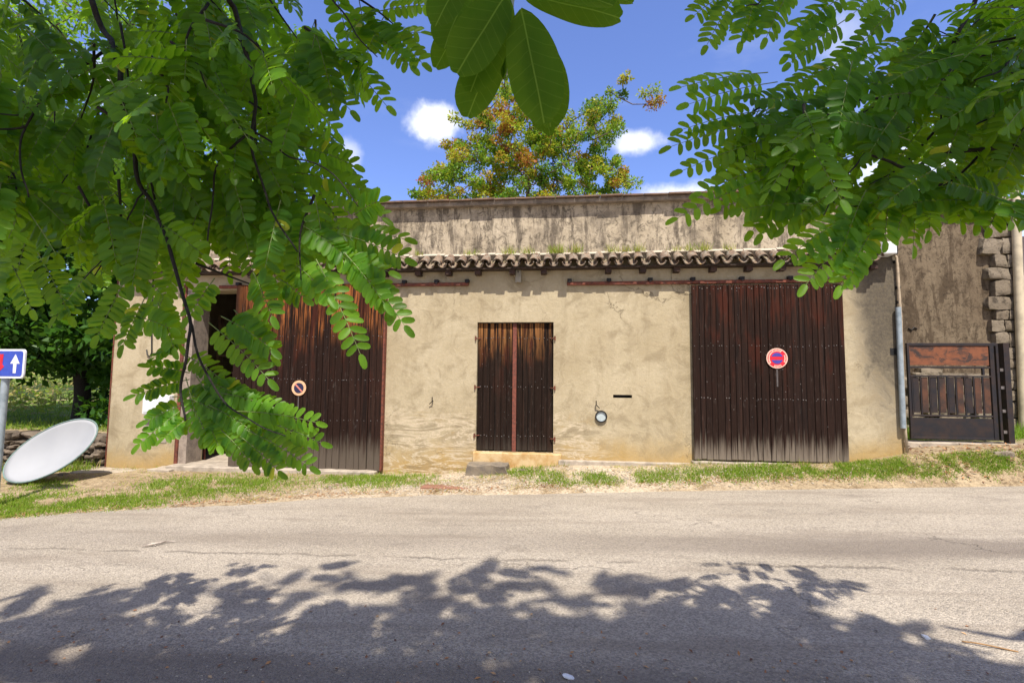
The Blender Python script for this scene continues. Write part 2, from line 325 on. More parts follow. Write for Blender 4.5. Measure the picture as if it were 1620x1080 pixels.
def foliage(name, dark, lightc, trans, tw=.45, stops=None, rough=.42):
    m, N, b = mat(name); t = N.attr('tint'); p = N.pos()
    col = N.ramp(t, stops) if stops else N.mix(t, dark, lightc)
    col = N.mix(N.mr(N.noise(p, 30, 3), .4, .7, 0, .25), col, tuple(c*.6 for c in dark))
    if name == 'near_locust_leaf':
        al, ac = N.attr('along'), N.attr('across'); aa = N.math('ABSOLUTE', ac)
        rib = N.mr(aa, .022, .006); sv = N.math('ABSOLUTE', N.math('SUBTRACT', N.math('FRACT', N.math('ADD', N.math('MULTIPLY', al, 9.0), N.math('ADD', N.math('MULTIPLY', aa, -3.2), N.math('MULTIPLY', N.noise(p, 60, 2), .5)))), .5)); sv = N.mr(sv, .07, .0, 0, .35)
        col = N.mix(N.mr(N.noise(p, 55, 5, .7), .35, .7, 0, .5), col, (.07, .13, .012)); col = N.mix(N.math('MAXIMUM', rib, sv), col, (.14, .24, .035)); col = N.mix(N.mr(N.noise(p, 160, 3, .6), .70, .76, 0, .8), col, (.10, .07, .02))
    N.put(b.inputs['Base Color'], col); b.inputs['Roughness'].default_value = rough; b.inputs['Specular IOR Level'].default_value = .08 if name == 'near_locust_leaf' else .22
    tr = N.new('ShaderNodeBsdfTranslucent'); N.put(tr.inputs[0], N.mix(1.0, N.mix(.5, col, trans), (2.3, 2.1, 1.3) if not stops or name == 'locust_leaf' else (1.3, 1.3, 1.1), 'MULTIPLY'))
    mx = N.new('ShaderNodeMixShader'); mx.inputs[0].default_value = tw; N.l.new(b.outputs[0], mx.inputs[1]); N.l.new(tr.outputs[0], mx.inputs[2])
    N.l.new(mx.outputs[0], m.node_tree.nodes['Material Output'].inputs[0]); return m
M['leaf'] = foliage('locust_leaf', (.022, .085, .007), (.085, .225, .014), (.30, .54, .015), .44, stops=[(0, (.008, .030, .004)), (.4, (.028, .095, .009)), (.9, (.105, .245, .020)), (.96, (.16, .30, .02)), (1, (.34, .34, .03))])
M['leaf_big'] = foliage('near_locust_leaf', (.030, .085, .008), (.050, .130, .010), (.13, .25, .012), .46, rough=.6)
M['leaf_dark'] = foliage('dark_fig_leaf', (.018, .06, .010), (.05, .14, .015), (.07, .17, .012), .3)
M['leaf_mid'] = foliage('mid_green_leaf', (.06, .15, .015), (.12, .26, .025), (.2, .34, .02), .4)
M['leaf_autumn'] = foliage('mottled_leaf', (.06, .14, .02), (.2, .3, .03), (.3, .3, .03), .35,
    stops=[(0, (.045, .16, .02)), (.28, (.15, .33, .022)), (.52, (.38, .46, .03)), (.70, (.42, .34, .035)), (.84, (.44, .15, .04)), (1, (.30, .055, .03))])
M['rachis'] = simple('green_leaf_stalk', (.16, .22, .06), .6, bump=0)
M['bark'] = simple('dark_bark', (.012, .009, .007), .9, scale=30, bump=.8)
M['bark_grey'] = simple('grey_brown_bark', (.13, .10, .075), .9, scale=20, bump=.8)
M['grass'] = foliage('grass_blade', (.09, .17, .015), (.25, .36, .03), (.28, .38, .03), .35, stops=[(0, (.10, .20, .015)), (.4, (.20, .33, .025)), (.6, (.34, .36, .06)), (.75, (.50, .38, .16)), (1, (.62, .48, .27))], rough=.6)

# ------------------------------------------------------------------ terrain heights
def interp(x, pts):
    return float(np.interp(x, [p[0] for p in pts], [p[1] for p in pts]))
edge = sorted([(q.x, q.y) for q in (at_road(px, py) for px, py in ((-200, 838), (0, 820), (120, 810), (250, 802), (400, 795), (500, 786), (650, 781), (800, 778), (950, 774), (1100, 771), (1350, 767), (1620, 762)))])
base = sorted([(q.x, q.z) for q in (at_y(px, py) for px, py in ((80, 744), (170, 741), (270, 742), (440, 746), (605, 750), (700, 748), (760, 744), (880, 735), (1000, 737), (1095, 733), (1220, 733), (1344, 732), (1434, 718)))])
XL, XR = at_y(170, 700).x, at_y(1430, 690).x
base = [(XL-6, base[0][1]-.02)] + base + [(XR+1.2, at_y(1540, 703, .5).z), (XR+6, at_y(1540, 703, .5).z+.1)]
def road_z(x): return SLOPE*x
def smooth(a, b, t):
    t = max(0, min(1, (t-a)/(b-a))); return t*t*(3-2*t)
def ground_z(x, y):
    ye = interp(x, edge); rz = road_z(x); zb = interp(x, base)
    nz = mn.noise(Vector((x*1.3, y*1.3, 0)))*.5+mn.noise(Vector((x*5, y*5, 3)))*.25+mn.noise(Vector((x*14, y*14, 5)))*.12
    if y < -4: return rz-.03+smooth(-5.25, -5.75, y+nz*.25)*(.045+nz*.03)
    if y < ye-.3: return rz-.03
    if y < 0:
        t = (y-(ye-.3))/(0-(ye-.3)); k = smooth(0, 1, t)
        return (rz-.03)*(1-k)+zb*k+smooth(0, .16, t)*(.035+nz*.035)*(1-.6*smooth(.75, 1, t))
    z = zb+.01
    if x < XL-.02:                      # terrace of rough grass behind the rubble wall
        z = zb+smooth(.35, .55, y)*(.46-zb)+smooth(.5, 22, y)*.95+smooth(22, 90, y)*1.5+nz*.05
    elif y > 5.5:
        z = zb+smooth(5.5, 9, y)*.8+smooth(12, 90, y)*2
    return z
def axis(lo, hi, fine_lo, fine_hi, step, grow=1.25):
    a = list(np.arange(fine_lo, fine_hi, step)); s = step; v = fine_hi
    while v < hi: a.append(v); s *= grow; v += s
    a.append(hi); s = step; v = fine_lo-step
    while v > lo: a.insert(0, v); s *= grow; v -= s
    a.insert(0, lo); return a
gx = axis(-600, 600, -9.5, 9.5, .07); gy = axis(-400, 900, -6.4, .7, .06)
vs = [(x, y, ground_z(x, y)) for y in gy for x in gx]; nx = len(gx)
fs = [(j*nx+i, j*nx+i+1, (j+1)*nx+i+1, (j+1)*nx+i) for j in range(len(gy)-1) for i in range(nx-1)]
g = mesh_obj('ground', np.array(vs), np.array(fs), M['soil'], smooth=True); tag(g, kind='structure')
rx = list(np.linspace(-120, 120, 241)); verts = []
for x in rx: verts += [(x, -5.95, road_z(x)), (x, interp(x, edge)+.25, road_z(x))]
r_ = mesh_obj('road', verts, [(2*i, 2*i+2, 2*i+3, 2*i+1) for i in range(len(rx)-1)], M['asphalt']); tag(r_, kind='structure')
h = MB()
hv = []; hf = []
for i in range(61):
    a = R(-20+i*200/60); d = 420
    for j in range(5):
        rr = d+j*60; zz = [1, 14, 26, 34, 38][j]*(.7+.5*(mn.noise(Vector((i*.21, j*.2, 9)))+.5))
        hv.append((math.cos(a)*rr, math.sin(a)*rr, zz if j else -3))
hf = [(i*5+j, (i+1)*5+j, (i+1)*5+j+1, i*5+j+1) for i in range(60) for j in range(4)]
M['hill'] = simple('distant_hill', (.10, .14, .06), .95, scale=.06, col2=(.05, .08, .03), bump=0)
tag(mesh_obj('hills', hv, hf, M['hill'], smooth=True), kind='structure')

# ------------------------------------------------------------------ the barn
barn = empty('roadside_barn', 'long low rendered barn with three dark plank doors and a tiled ledge under its parapet', 'building', (0, 0, 0))
def W(px, py, Y=0): q = at_y(px, py, Y); return q.x, q.z
ztop = (W(533, 328)[1]+W(1092, 311)[1])/2
ztile = W(900, 402)[1]
dL, dR = W(754, 600)[0], W(875.5, 600)[0]; dT = W(815, 509.5)[1]; dB = W(815, 715)[1]
oL, oR = W(300, 620)[0], W(603, 620)[0]-.06; oT = W(450, 458)[1]; oB = W(350, 736)[1]
Z0 = -1.0
def wall_holes(mb, x0, x1, z0, z1, y0, y1, holes):
    xs = sorted({x0, x1, *[h[0] for h in holes], *[h[1] for h in holes]}); zs = sorted({z0, z1, *[h[2] for h in holes], *[h[3] for h in holes]})
    inside = lambda x, z: any(h[0] < x < h[1] and h[2] < z < h[3] for h in holes)
    for i in range(len(xs)-1):
        for j in range(len(zs)-1):
            if inside((xs[i]+xs[i+1])/2, (zs[j]+zs[j+1])/2): continue
            a, b_, c_, d_ = xs[i], xs[i+1], zs[j], zs[j+1]
            mb.add([(a, y0, c_), (b_, y0, c_), (b_, y0, d_), (a, y0, d_)], [(0, 1, 2, 3)]); mb.add([(a, y1, c_), (b_, y1, c_), (b_, y1, d_), (a, y1, d_)], [(3, 2, 1, 0)])
    for (a, b_, c_, d_) in holes+[(x0, x1, z0, z1)]:
        mb.add([(a, y0, c_), (b_, y0, c_), (b_, y1, c_), (a, y1, c_), (a, y0, d_), (b_, y0, d_), (b_, y1, d_), (a, y1, d_)], [(0, 1, 2, 3), (4, 5, 6, 7), (0, 3, 7, 4), (1, 2, 6, 5)])
slx0, slz0 = W(970, 629); slx1, slz1 = W(1000, 624.5)
mb = MB(); wall_holes(mb, XL, XR, Z0, ztile, 0, .38, [(dL, dR, dB, dT), (oL, oR, oB, oT), (slx0, slx1, slz0, slz1)]); mb.build('front_wall', M['plaster'], barn)
mb = MB(); mb.box(XL, XR, .0, .38, ztile, ztop-.06); mb.build('parapet', M['parapet'], barn)
mb = MB(); mb.box(slx0-.05, slx1+.05, .2, .22, slz0-.05, slz1+.05); mb.build('slot_back', M['iron'], barn)
# coping: rendered lip plus a thin course of flat brown tiles
mb = MB(); mb.box(XL-.03, XR+.03, -.10, .45, ztop-.075, ztop-.002); mb.build('coping', M['coping'], barn, bevel=.012)
mb = MB(); x = XL-.05
while x < XR+.04:
    wd = random.uniform(.3, .42); mb.obox((x+wd/2, .17, ztop+.014), (wd/2-.004, 0, random.uniform(-.004, .004)), (0, .33+random.uniform(-.012, .012), .004), (0, 0, .011), random.random()); x += wd
mb.build('coping_tiles', M['coping_tile'], barn)
mb = MB(); mb.box(XL, XL+.35, .381, 6.2, Z0, ztop-.2); mb.box(XR-.35, XR, .381, 6.2, Z0, ztop-.2); mb.box(XL, XR, 6.2, 6.5, Z0, ztop-.2); mb.build('side_walls', M['plaster'], barn)
mb = MB(); mb.box(XL+.35, XR-.35, .381, 6.2, ztile-.1, ztile+.1); mb.build('flat_roof', M['concrete'], barn)
mb = MB(); mb.box(XL+.351, XR-.351, .382, 6.198, oB-.2, oB-.01); mb.build('floor', M['concrete'], barn)
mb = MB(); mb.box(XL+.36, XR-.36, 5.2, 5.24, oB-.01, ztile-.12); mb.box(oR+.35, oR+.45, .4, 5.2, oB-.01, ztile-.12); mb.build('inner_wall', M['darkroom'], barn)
# tiled ledge
def half_pipe(mb, x, p0, p1, r0, r1, th, up, tint, n=9):
    p0, p1 = Vector(p0), Vector(p1); d = (p1-p0).normalized(); side = Vector((1, 0, 0)); nn = side.cross(d); nn = nn if nn.z > 0 else -nn
    sg = 1 if up else -1; vs = []
    for p, r in ((p0, r0), (p1, r1)):
        for rad in (r, r-th):
            for k in range(n+1):
                a = math.pi*k/n; vs.append(p+side*math.cos(a)*rad+nn*math.sin(a)*rad*sg*.92)
    m_ = n+1; fs = []
    for k in range(n):
        fs += [(k, k+1, 2*m_+k+1, 2*m_+k), (m_+k, 3*m_+k, 3*m_+k+1, m_+k+1), (k, m_+k, m_+k+1, k+1), (2*m_+k, 2*m_+k+1, 3*m_+k+1, 3*m_+k)]
    fs += [(0, 2*m_, 3*m_, m_), (n, m_+n, 3*m_+n, 2*m_+n)]
    mb.add(vs, fs, tint)
ye = -.25; zf = at_y(950, 413, ye).z
zb_ = ztile-.075; zf -= .035
mb = MB(); x = XL+.1; k = 0
while x < XR-.35:
    j = random.uniform(-.018, .018); jy = random.uniform(-.025, .02); jz = random.uniform(-.008, .008)
    half_pipe(mb, 0, (x+j, .0, zb_+.02+jz), (x+j+random.uniform(-.008, .008), ye+jy, zf+.025+jz), .078, .070, .012, False, random.random())
    x2 = x+.1
    jy = random.uniform(-.03, .02)
    half_pipe(mb, 0, (x2-j, .0, zb_+.035), (x2-j+random.uniform(-.012, .012), ye+.03+jy, zf+.040+jz), .064, .076, .012, True, random.random())
    if random.random() < .65: half_pipe(mb, 0, (x2+j*.5, .0, zb_+.052), (x2+j, ye+.11+jy, zf+.064), .066, .077, .012, True, random.random())
    x += .2+random.uniform(-.004, .004)
mb.build('eave_tiles', M['tile'], barn, smooth=True, sharp=True)
mb = MB(); x = XL+.02
vs_ = []
while x < XR-.3:
    wd = .12; zz = zb_+.10+random.uniform(-.01, .012); mb.add([(x, -.05, zz-.03), (x+wd, -.05, zz-.03), (x+wd, -.003, zz+.01), (x, -.003, zz+.01), (x, -.003, zz-.06), (x+wd, -.003, zz-.06)], [(0, 1, 2, 3), (0, 4, 5, 1)]); x += wd
mb.build('mortar_fillet', M['mortar'], barn)
mb = MB(); mb.box(XL+.05, XR-.35, ye+.07, -.001, zf-.045, zf-.022); mb.build('eave_board', simple('eave_board', (.05, .03, .02), .85, col2=(.025, .016, .012)), barn)
raf = simple('rafter_wood', (.055, .026, .016), .85, col2=(.025, .014, .010))
for px in (395, 445, 500, 553, 606, 660, 708, 755, 810, 860, 963, 1018, 1072, 1130, 1187, 1240, 1296, 1345, 1385):
    q = at_y(px, 419, -.17); mb = MB(); mb.box(q.x-.045, q.x+.045, -.15, -.002, zf-.120, zf-.047); mb.build('rafter_end', raf, barn)

# sliding doors
def plank_door(name, px0, px1, ztop_, zbot, y0, mat_, n, th=.035, root=barn, bot_jit=.01):
    mb = MB(); wd = (px1-px0)/n; cut = [px0+i*wd+(random.uniform(-.16, .16)*wd if 0 < i < n else 0) for i in range(n+1)]
    for i in range(n):
        gp_ = random.choice((.0015, .0025, .0045)); a, b_ = cut[i]+gp_, cut[i+1]-gp_; y = y0+random.uniform(-.005, .005); c_ = .006; zt = ztop_; zb = zbot+random.uniform(-bot_jit, bot_jit)*.6
        ln = random.uniform(-.0015, .0015)
        prof = [(a, y0+th), (a, y+c_), (a+c_, y), (b_-c_, y), (b_, y+c_), (b_, y0+th)]
        vs = [(p[0]+ln, p[1], zb) for p in prof]+[(p[0]-ln, p[1], zt) for p in prof]
        mb.add(vs, [tuple(range(5, -1, -1)), tuple(range(6, 12))]+[(k, (k+1) % 6, 6+(k+1) % 6, 6+k) for k in range(6)], random.random())
    d = mb.build(name, mat_, root)
    b2 = MB(); b2.box(px0+.01, px1-.01, y0+th+.001, y0+th+.02, zbot+.03, ztop_-.01); b2.build('backing_board', M['iron'], d)
    return d, wd
def nails(parent, x0, wd, n, rows, y):
    mb = MB()
    for z in rows:
        for i in range(n):
            for k in (.3, .7) if random.random() < .35 else (.5,):
                if random.random() < .08: continue
                c = Vector((x0+(i+k)*wd, y, z+random.uniform(-.012, .012))); mb.tube([c+Vector((0, .004, 0)), c-Vector((0, .003, 0))], random.uniform(.005, .008), 6)
    for _ in range(int(n*3)):
        c = Vector((x0+random.random()*wd*n, y, rows[-1]-.4+random.random()*2.4)); mb.tube([c+Vector((0, .004, 0)), c-Vector((0, .003, 0))], random.uniform(.003, .006), 6)
    mb.build('nail_heads', M['nail'], parent)
DY = -.085
lx0, lx1 = W(367, 600, DY)[0], W(604.5, 600, DY)[0]; lzt = W(500, 450, DY)[1]; lzb = W(500, 741, DY)[1]
d, wd = plank_door('sliding_door', lx0, lx1, lzt, lzb, DY, M['wood'], 23); d['label'] = 'left sliding door standing partly open with orange streaks near its top'
nails(d, lx0, wd, 23, [W(500, y, DY)[1] for y in (532, 600, 664)], DY-.002)
mb = MB(); mb.box(lx1+.002, lx1+.03, DY-.012, -.003, lzb, lzt); mb.build('edge_strip', M['rust'], d)
rx0, rx1 = W(1096.5, 590, DY)[0], W(1338.5, 590, DY)[0]; rzt = W(1215, 450, DY)[1]; rzb = W(1215, 728.5, DY)[1]
d, wd = plank_door('sliding_door', rx0, rx1, rzt, rzb, DY, M['wood_right'], 24); d['label'] = 'right sliding door, closed, dark with a pale grey worn foot'
nails(d, rx0, wd, 24, [W(1215, y, DY)[1] for y in (455, 547, 631)], DY-.002)
mb = MB(); mb.box(rx0+.03, rx0+.9, DY-.002, DY+.02, rzb-.035, rzb-.012); 
# hanging rails
def rail(x0, x1, z, brackets):
    mb = MB(); mb.box(x0, x1, -.062, -.012, z-.026, z+.026); r = mb.build('door_rail', M['rust'], barn, bevel=.006)
    for bx in brackets:
        k = MB(); k.box(bx-.035, bx+.035, -.075, -.002, z+.024, z+.075); k.tube([(bx, -.08, z+.03), (bx, -.002, z+.03)], .022, 8); k.build('bracket', M['iron'], r, bevel=.004)
ra0, rz_ = W(897, 449.5); ra1 = W(1345, 447)[0]
rail(ra0, ra1, rz_, [W(p, 446)[0] for p in (901, 963, 1028, 1095, 1172, 1248, 1322)])
rb0 = W(350, 450)[0]; rb1, rz2 = W(742, 450.5)
rail(rb0, rb1, rz2+.005, [W(p, 446)[0] for p in (380, 450, 520, 580, 641, 692, 740)])
# the middle double door, set in the wall
dm = (dL+dR)/2-.01; y0 = .055
for a, b_, lab in ((dL+.006, dm-.035, None), (dm+.035, dR-.006, None)):
    d, wd = plank_door('door_leaf', a, b_, dT-.012, dB+.02, y0, M['wood_door'], 6, .035)
    nails(d, a, wd, 6, [W(815, y)[1] for y in (534, 612, 690)], y0-.002)
mb = MB(); mb.box(dm-.032, dm+.032, y0-.012, y0+.05, dB-.0, dT-.012); mb.build('cover_strip', M['rust_red'], barn, bevel=.006)
mb = MB(); mb.box(dL, dR, .06, .12, dT-.011, dT+.02); mb.build('door_head', M['iron'], barn)
for sx, pts in ((dL, (535, 613, 690)), (dR, (535, 613, 693))):
    for py in pts:
        z = W(815, py)[1]; k = MB(); s_ = -1 if sx == dL else 1
        k.tube([(sx+s_*.022, -.014, z-.035), (sx+s_*.022, -.014, z+.035)], .013, 8); k.tube([(sx+s_*.022, -.012, z), (sx-s_*.05, .05, z)], .008, 6); k.build('hinge', M['rust'], barn)
# sill, steps, kerbs
def rough_block(name, x0, x1, y0, y1, z0, z1, m_, root, seg=.07, amp=.012, seed=0):
    bm = bmesh.new(); bmesh.ops.create_cube(bm, size=1)
    for v in bm.verts: v.co = Vector(((x0+x1)/2+v.co.x*(x1-x0), (y0+y1)/2+v.co.y*(y1-y0), (z0+z1)/2+v.co.z*(z1-z0)))
    for ax, ln in ((0, x1-x0), (1, y1-y0), (2, z1-z0)):
        for k in range(1, max(2, int(ln/seg))):
            c = [0, 0, 0]; c[ax] = 1; o = [(x0+x1)/2, (y0+y1)/2, (z0+z1)/2]; o[ax] = (x0, y0, z0)[ax]+ln*k/max(2, int(ln/seg))
            bmesh.ops.bisect_plane(bm, geom=bm.verts[:]+bm.edges[:]+bm.faces[:], plane_co=o, plane_no=c)
    for v in bm.verts:
        q = Vector((v.co.x*7+seed, v.co.y*7, v.co.z*7)); v.co += Vector((mn.noise(q), mn.noise(q+Vector((9, 0, 0))), mn.noise(q+Vector((0, 9, 0)))))*amp
    bmesh.ops.recalc_face_normals(bm, faces=bm.faces)
    o_ = mesh_obj(name, [v.co.copy()-(root.location if root else Vector()) for v in bm.verts], [[v.index for v in f.verts] for f in (bm.verts.index_update() or bm.faces)], m_, root, smooth=True); bm.free()
    o_.data.set_sharp_from_angle(angle=R(45))
    b_ = o_.modifiers.new('bevel', 'BEVEL'); b_.width = .012; b_.segments = 2; b_.limit_method = 'ANGLE'; b_.angle_limit = R(50)
    return o_
rough_block('door_sill', dL-.03, dR+.12, -.075, .3, dB-.28, dB-.004, M['sill'], barn, amp=.012)
q0, q1 = at_y(737, 740, -.42), at_y(800, 740, -.42)
st = rough_block('stone_step', q0.x, q1.x+.02, -.45, -.082, at_y(760, 752, -.45).z-.08, at_y(760, 736, -.45).z, M['stone'], None, amp=.045, seed=3); tag(st, 'broken grey stone step below the left half of the middle double door', 'step')
k0, k1 = W(884, 730)[0], W(1096, 730)[0]
rough_block('plinth', k0, k1-.01, -.10, .02, W(990, 742)[1]-.2, W(990, 729)[1], M['concrete'], barn, seg=.12, amp=.012, seed=5)
rough_block('threshold', W(278, 738)[0], W(600, 738)[0], -.22, .42, oB-.3, oB+.012, M['concrete'], barn, seg=.15, amp=.014, seed=8)
rough_block('threshold', rx0-.03, rx1+.05, -.13, .0, rzb-.3, rzb-.03, M['concrete'], barn, seg=.15, amp=.012, seed=9)
# slabs in front of the left corner
q0, q1 = at_y(113, 745, -.45), at_y(222, 745, -.45); zt = at_y(170, 747, -.45).z
s1 = rough_block('concrete_slab', q0.x, q1.x, -.48, -.02, zt-.2, zt, M['concrete'], None, seg=.12, amp=.016, seed=12); tag(s1, 'low weathered concrete slab at the foot of the left corner beside the dish', 'slab')
s2 = rough_block('concrete_slab', q1.x+.02, at_y(270, 735, -.3).x, -.34, -.02, zt-.2, zt+.055, M['concrete'], None, seg=.12, amp=.02, seed=13); tag(s2, 'raised concrete slab running from the corner slab to the open left doorway', 'slab')
# jamb at the open doorway
jx = W(282, 700)[0]; mb = MB(); mb.box(jx-.045, jx+.012, -.03, .01, oB+.0, oT+.1); mb.build('door_post', M['rust'], barn, bevel=.004)
jt = simple('rough_grey_jamb', (.33, .27, .22), .95, scale=12, bump=.9, col2=(.2, .16, .13)); jb = MB(); jb.box(jx+.014, oL+.002, -.004, .36, oB-.1, oT); jb.build('door_jamb', jt, barn)
mb = MB(); mb.box(XL-.014, XL+.004, -.012, .03, zt, 3.6); mb.build('corner_strip', M['rust'], barn)
# small fixings on the wall
def hook(px, py, flip):
    x, z = W(px, py); s = -1 if flip else 1; k = MB(); k.tube([(x, -.002, z-.0), (x, -.05, z), (x, -.05, z+.065)], .008, 6); k.tube([(x, -.045, z), (x+s*.05, -.03, z-.05)], .007, 6); k.build('shutter_hook', M['iron'], barn)
hook(685, 634, True); hook(943, 640, False)
for px, py in ((1414, 556),):
    x, z = W(px, py); k = MB(); k.box(x-.05, x+.05, -.004, .0-.001, z-.05, z+.05); k.build('hole_shade_plate', M['black'], barn)  # flat black plate, its colour standing in for the shade inside a hole
x, z = W(951, 658.5); k = MB(); n = 32
ring_o, ring_i = .092, .074
for (ra, rb, ya, yb) in ((ring_o, ring_o, 0, -.03), (ring_o, ring_i, -.03, -.03), (ring_i, ring_i, -.03, .0)):
    k.add([(x+math.cos(2*math.pi*i/n)*ra, ya-.001, z+math.sin(2*math.pi*i/n)*ra) for i in range(n)]+[(x+math.cos(2*math.pi*i/n)*rb, yb-.001, z+math.sin(2*math.pi*i/n)*rb) for i in range(n)], [(i, (i+1) % n, n+(i+1) % n, n+i) for i in range(n)])
v = empty('round_vent', 'round pale vent disc in a dark collar low on the wall right of the door', 'vent', (x, 0, z)); k.build('collar', M['iron'], v, smooth=True, sharp=True)
k = MB(); k.tube([(x, -.002, z), (x, -.012, z)], .073, 32); k.build('disc', simple('pale_glass', (.45, .52, .54), .25, noise_amt=.08), v)
# grey box with cables under the eave
x, z = W(820, 437, -.06); v = empty('junction_box', 'small grey box with thin stray cables under the tiled ledge above the middle door', 'junction box', (x, -.03, z))
k = MB(); k.box(x-.046, x+.046, -.075, -.003, z-.10, z+.10); k.build('case', M['greybox'], v, bevel=.008)
k = MB(); k.tube([(x, -.085, z+.07), (x, -.07, z+.07)], .012, 8); k.box(x-.085, x+.03, -.02, -.004, z+.09, z+.10); k.build('clip', M['iron'], v)
k = MB(); k.tube([(x-.13, -.03, z+.12), (x-.09, -.05, z+.05), (x-.045, -.04, z-.01)], .0055, 6); k.tube([(x+.045, -.04, z+.08), (x+.08, -.05, z+.12), (x+.13, -.03, z+.18)], .005, 6); k.build('cable', M['cream'], v, smooth=True)
k = MB(); pts = [at_y(*p, -.012) for p in ((880, 419), (872, 428), (862, 437), (850, 444), (838, 446), (830, 444), (831, 440))]; k.tube(pts, .003, 5); k.build('cable', M['beige_cable'], v, smooth=True)
k = MB(); pts = [at_y(*p, -.008) for p in ((1063, 412), (1062, 430), (1062, 450), (1067, 461), (1080, 464), (1094, 465))]; k.tube(pts, .0022, 5); k.build('wall_wire', M['iron'], barn, smooth=True)
# corner fittings
x0_, z0_ = W(1395, 402, -.2); x1_, z1_ = W(1419, 384, -.2)
v = empty('gutter_box', 'white boxed gutter end on the right corner of the barn at tile height', 'gutter box', (x0_, -.1, z0_)); k = MB(); k.box(x0_, x1_-.01, -.22, -.003, z0_, z1_+.02); k.build('box', M['white'], v, bevel=.015)
k = MB(); k.box(x1_-.0, x1_+.055, -.12, -.02, z0_+.02, z1_+.03); k.tube([(x1_+.06, -.1, z0_+.03), (x1_+.06, -.1, z1_+.1)], .008, 6); k.build('bracket', M['iron'], v)
v = empty('down_conduit', 'beige cable in a blue-grey metal guard running down the right corner of the barn', 'conduit', tuple(at_y(1430, 715, -.05)))
k = MB(); pts = [at_y(*p, -.045) for p in ((1412, 402), (1418, 407), (1420, 425), (1422, 460), (1425, 500), (1427, 560), (1430, 640), (1432, 680), (1435, 716))]; k.tube(pts, .020, 8); k.build('cable', M['beige_cable'], v, smooth=True)
k = MB(); a, b_ = at_y(1421, 486, -.06), at_y(1429, 677, -.06); k.tube([a, a.lerp(b_, .5), b_], .036, 10); k.build('guard', M['galv'], v, smooth=True, sharp=True)
k = MB(); 
for p in ((1417, 414), (1420, 455), (1421, 478)): q = at_y(*p, -.03); k.box(q.x-.02, q.x+.035, -.05, -.002, q.z-.02, q.z+.02)
k.build('clamp', M['iron'], v)
# meter box and the cable loop left of the open doorway
x0_, z0_ = W(224, 655, -.12); x1_, z1_ = W(268, 625, -.12)
v = empty('meter_box', 'white meter box on the wall left of the open doorway, half behind leaves', 'meter box', ((x0_+x1_)/2, -.06, z0_)); k = MB(); k.box(x0_, x1_, -.12, -.003, z0_, z1_); k.build('case', M['white'], v, bevel=.012)
k = MB(); k.box(x0_+.03, x1_-.02, -.129, -.1205, z0_+.035, z1_-.03); k.build('lid', M['white'], v, bevel=.006)
gp = simple('grey_patch_render', (.36, .32, .26), .95, scale=6, bump=.5); a0, a1 = W(228, 657)[0], W(266, 657)[0]; k = MB(); k.box(a0, a1, -.007, -.0005, W(245, 700)[1], z0_+.0); k.build('render_patch', gp, barn)
k = MB(); pts = [at_y(*p, -.02) for p in ((243, 430), (241, 470), (240, 520), (240, 548), (240, 558), (237, 564), (233, 561), (232, 553))]; k.tube(pts, .011, 7); v = k.build('cable_hook', M['black'], None, smooth=True); tag(v, 'black cable ending in a hook shape on the wall above the meter box', 'cable')

# things seen inside the open doorway
a, b_ = at_y(340, 690, 1.2), at_y(372, 690, 1.2); v = empty('shelf_rack', 'dark wooden rack with shelves just inside the open left doorway', 'rack', (a.x, 1.2, oB))
for xx in (a.x, b_.x+.3): k = MB(); k.box(xx-.03, xx+.03, 1.15, 1.25, oB-.01, 2.7); k.build('upright', simple('rack_wood', (.16, .10, .06), .85), v)
for i in range(7): k = MB(); k.box(a.x+.03, b_.x+.27, 1.14, 1.5, .25+i*.33, .28+i*.33); k.build('shelf', simple('rack_shelf', (.20, .14, .09), .85), v)
k = MB(); p = at_y(304, 700, .3); k.tube([(p.x, .45, oB), (p.x+.03, .42, oB+1.2)], .022, 8); k.tube([(p.x+.09, .5, oB), (p.x+.02, .6, oB+1.0)], .018, 8); v = k.build('iron_poles', M['rust']); tag(v, 'two thin rusty iron poles leaning inside the open left doorway', 'poles')

# ------------------------------------------------------------------ no-parking discs and the blue road sign
def enamel(name, col, rough=.4): return simple(name, col, rough, noise_amt=.12, scale=18, bump=.03)
M['s_white'] = enamel('sign_pinkish_white', (.78, .50, .40)); M['s_red'] = enamel('sign_red', (.72, .012, .03)); M['s_blue'] = enamel('sign_blue', (.06, .05, .33)); M['s_cream'] = enamel('faded_cream', (.74, .45, .26)); M['s_navy'] = enamel('faded_navy', (.022, .018, .06)); M['s_pink'] = enamel('faded_pink', (.62, .22, .17))
def flat_shape(mb, c, pts, y, th=.0015):
    n = len(pts); mb.add([(c.x+p[0], y, c.z+p[1]) for p in pts]+[(c.x+p[0], y+th, c.z+p[1]) for p in pts], [tuple(range(n)), tuple(range(2*n-1, n-1, -1))]+[(i, n+i, n+(i+1) % n, (i+1) % n) for i in range(n)])
def circ(r, a0=0, a1=360, n=32): return [(math.cos(R(a0+(a1-a0)*i/n))*r, math.sin(R(a0+(a1-a0)*i/n))*r) for i in range(n+(0 if a1-a0 == 360 else 1))]
def arc_band(r0, r1, a0, a1, n=8): return circ(r1, a0, a1, n)+circ(r0, a0, a1, n)[::-1]
c = at_y(1229.5, 566.5, DY-.02); r = .151
v = empty('no_parking_sign', 'round red and blue no-parking sign with a level bar on the right sliding door', 'sign', tuple(c), 'no-parking signs on the sliding doors')
k = MB(); flat_shape(k, c, circ(r), c.y+.004, .006); k.build('plate', M['s_white'], v)
k = MB(); flat_shape(k, c, circ(.103), c.y+.0015); 
for a0, a1 in ((28, 58), (218, 248), (300, 330)): flat_shape(k, c, arc_band(.104, .135, a0, a1), c.y+.0015)
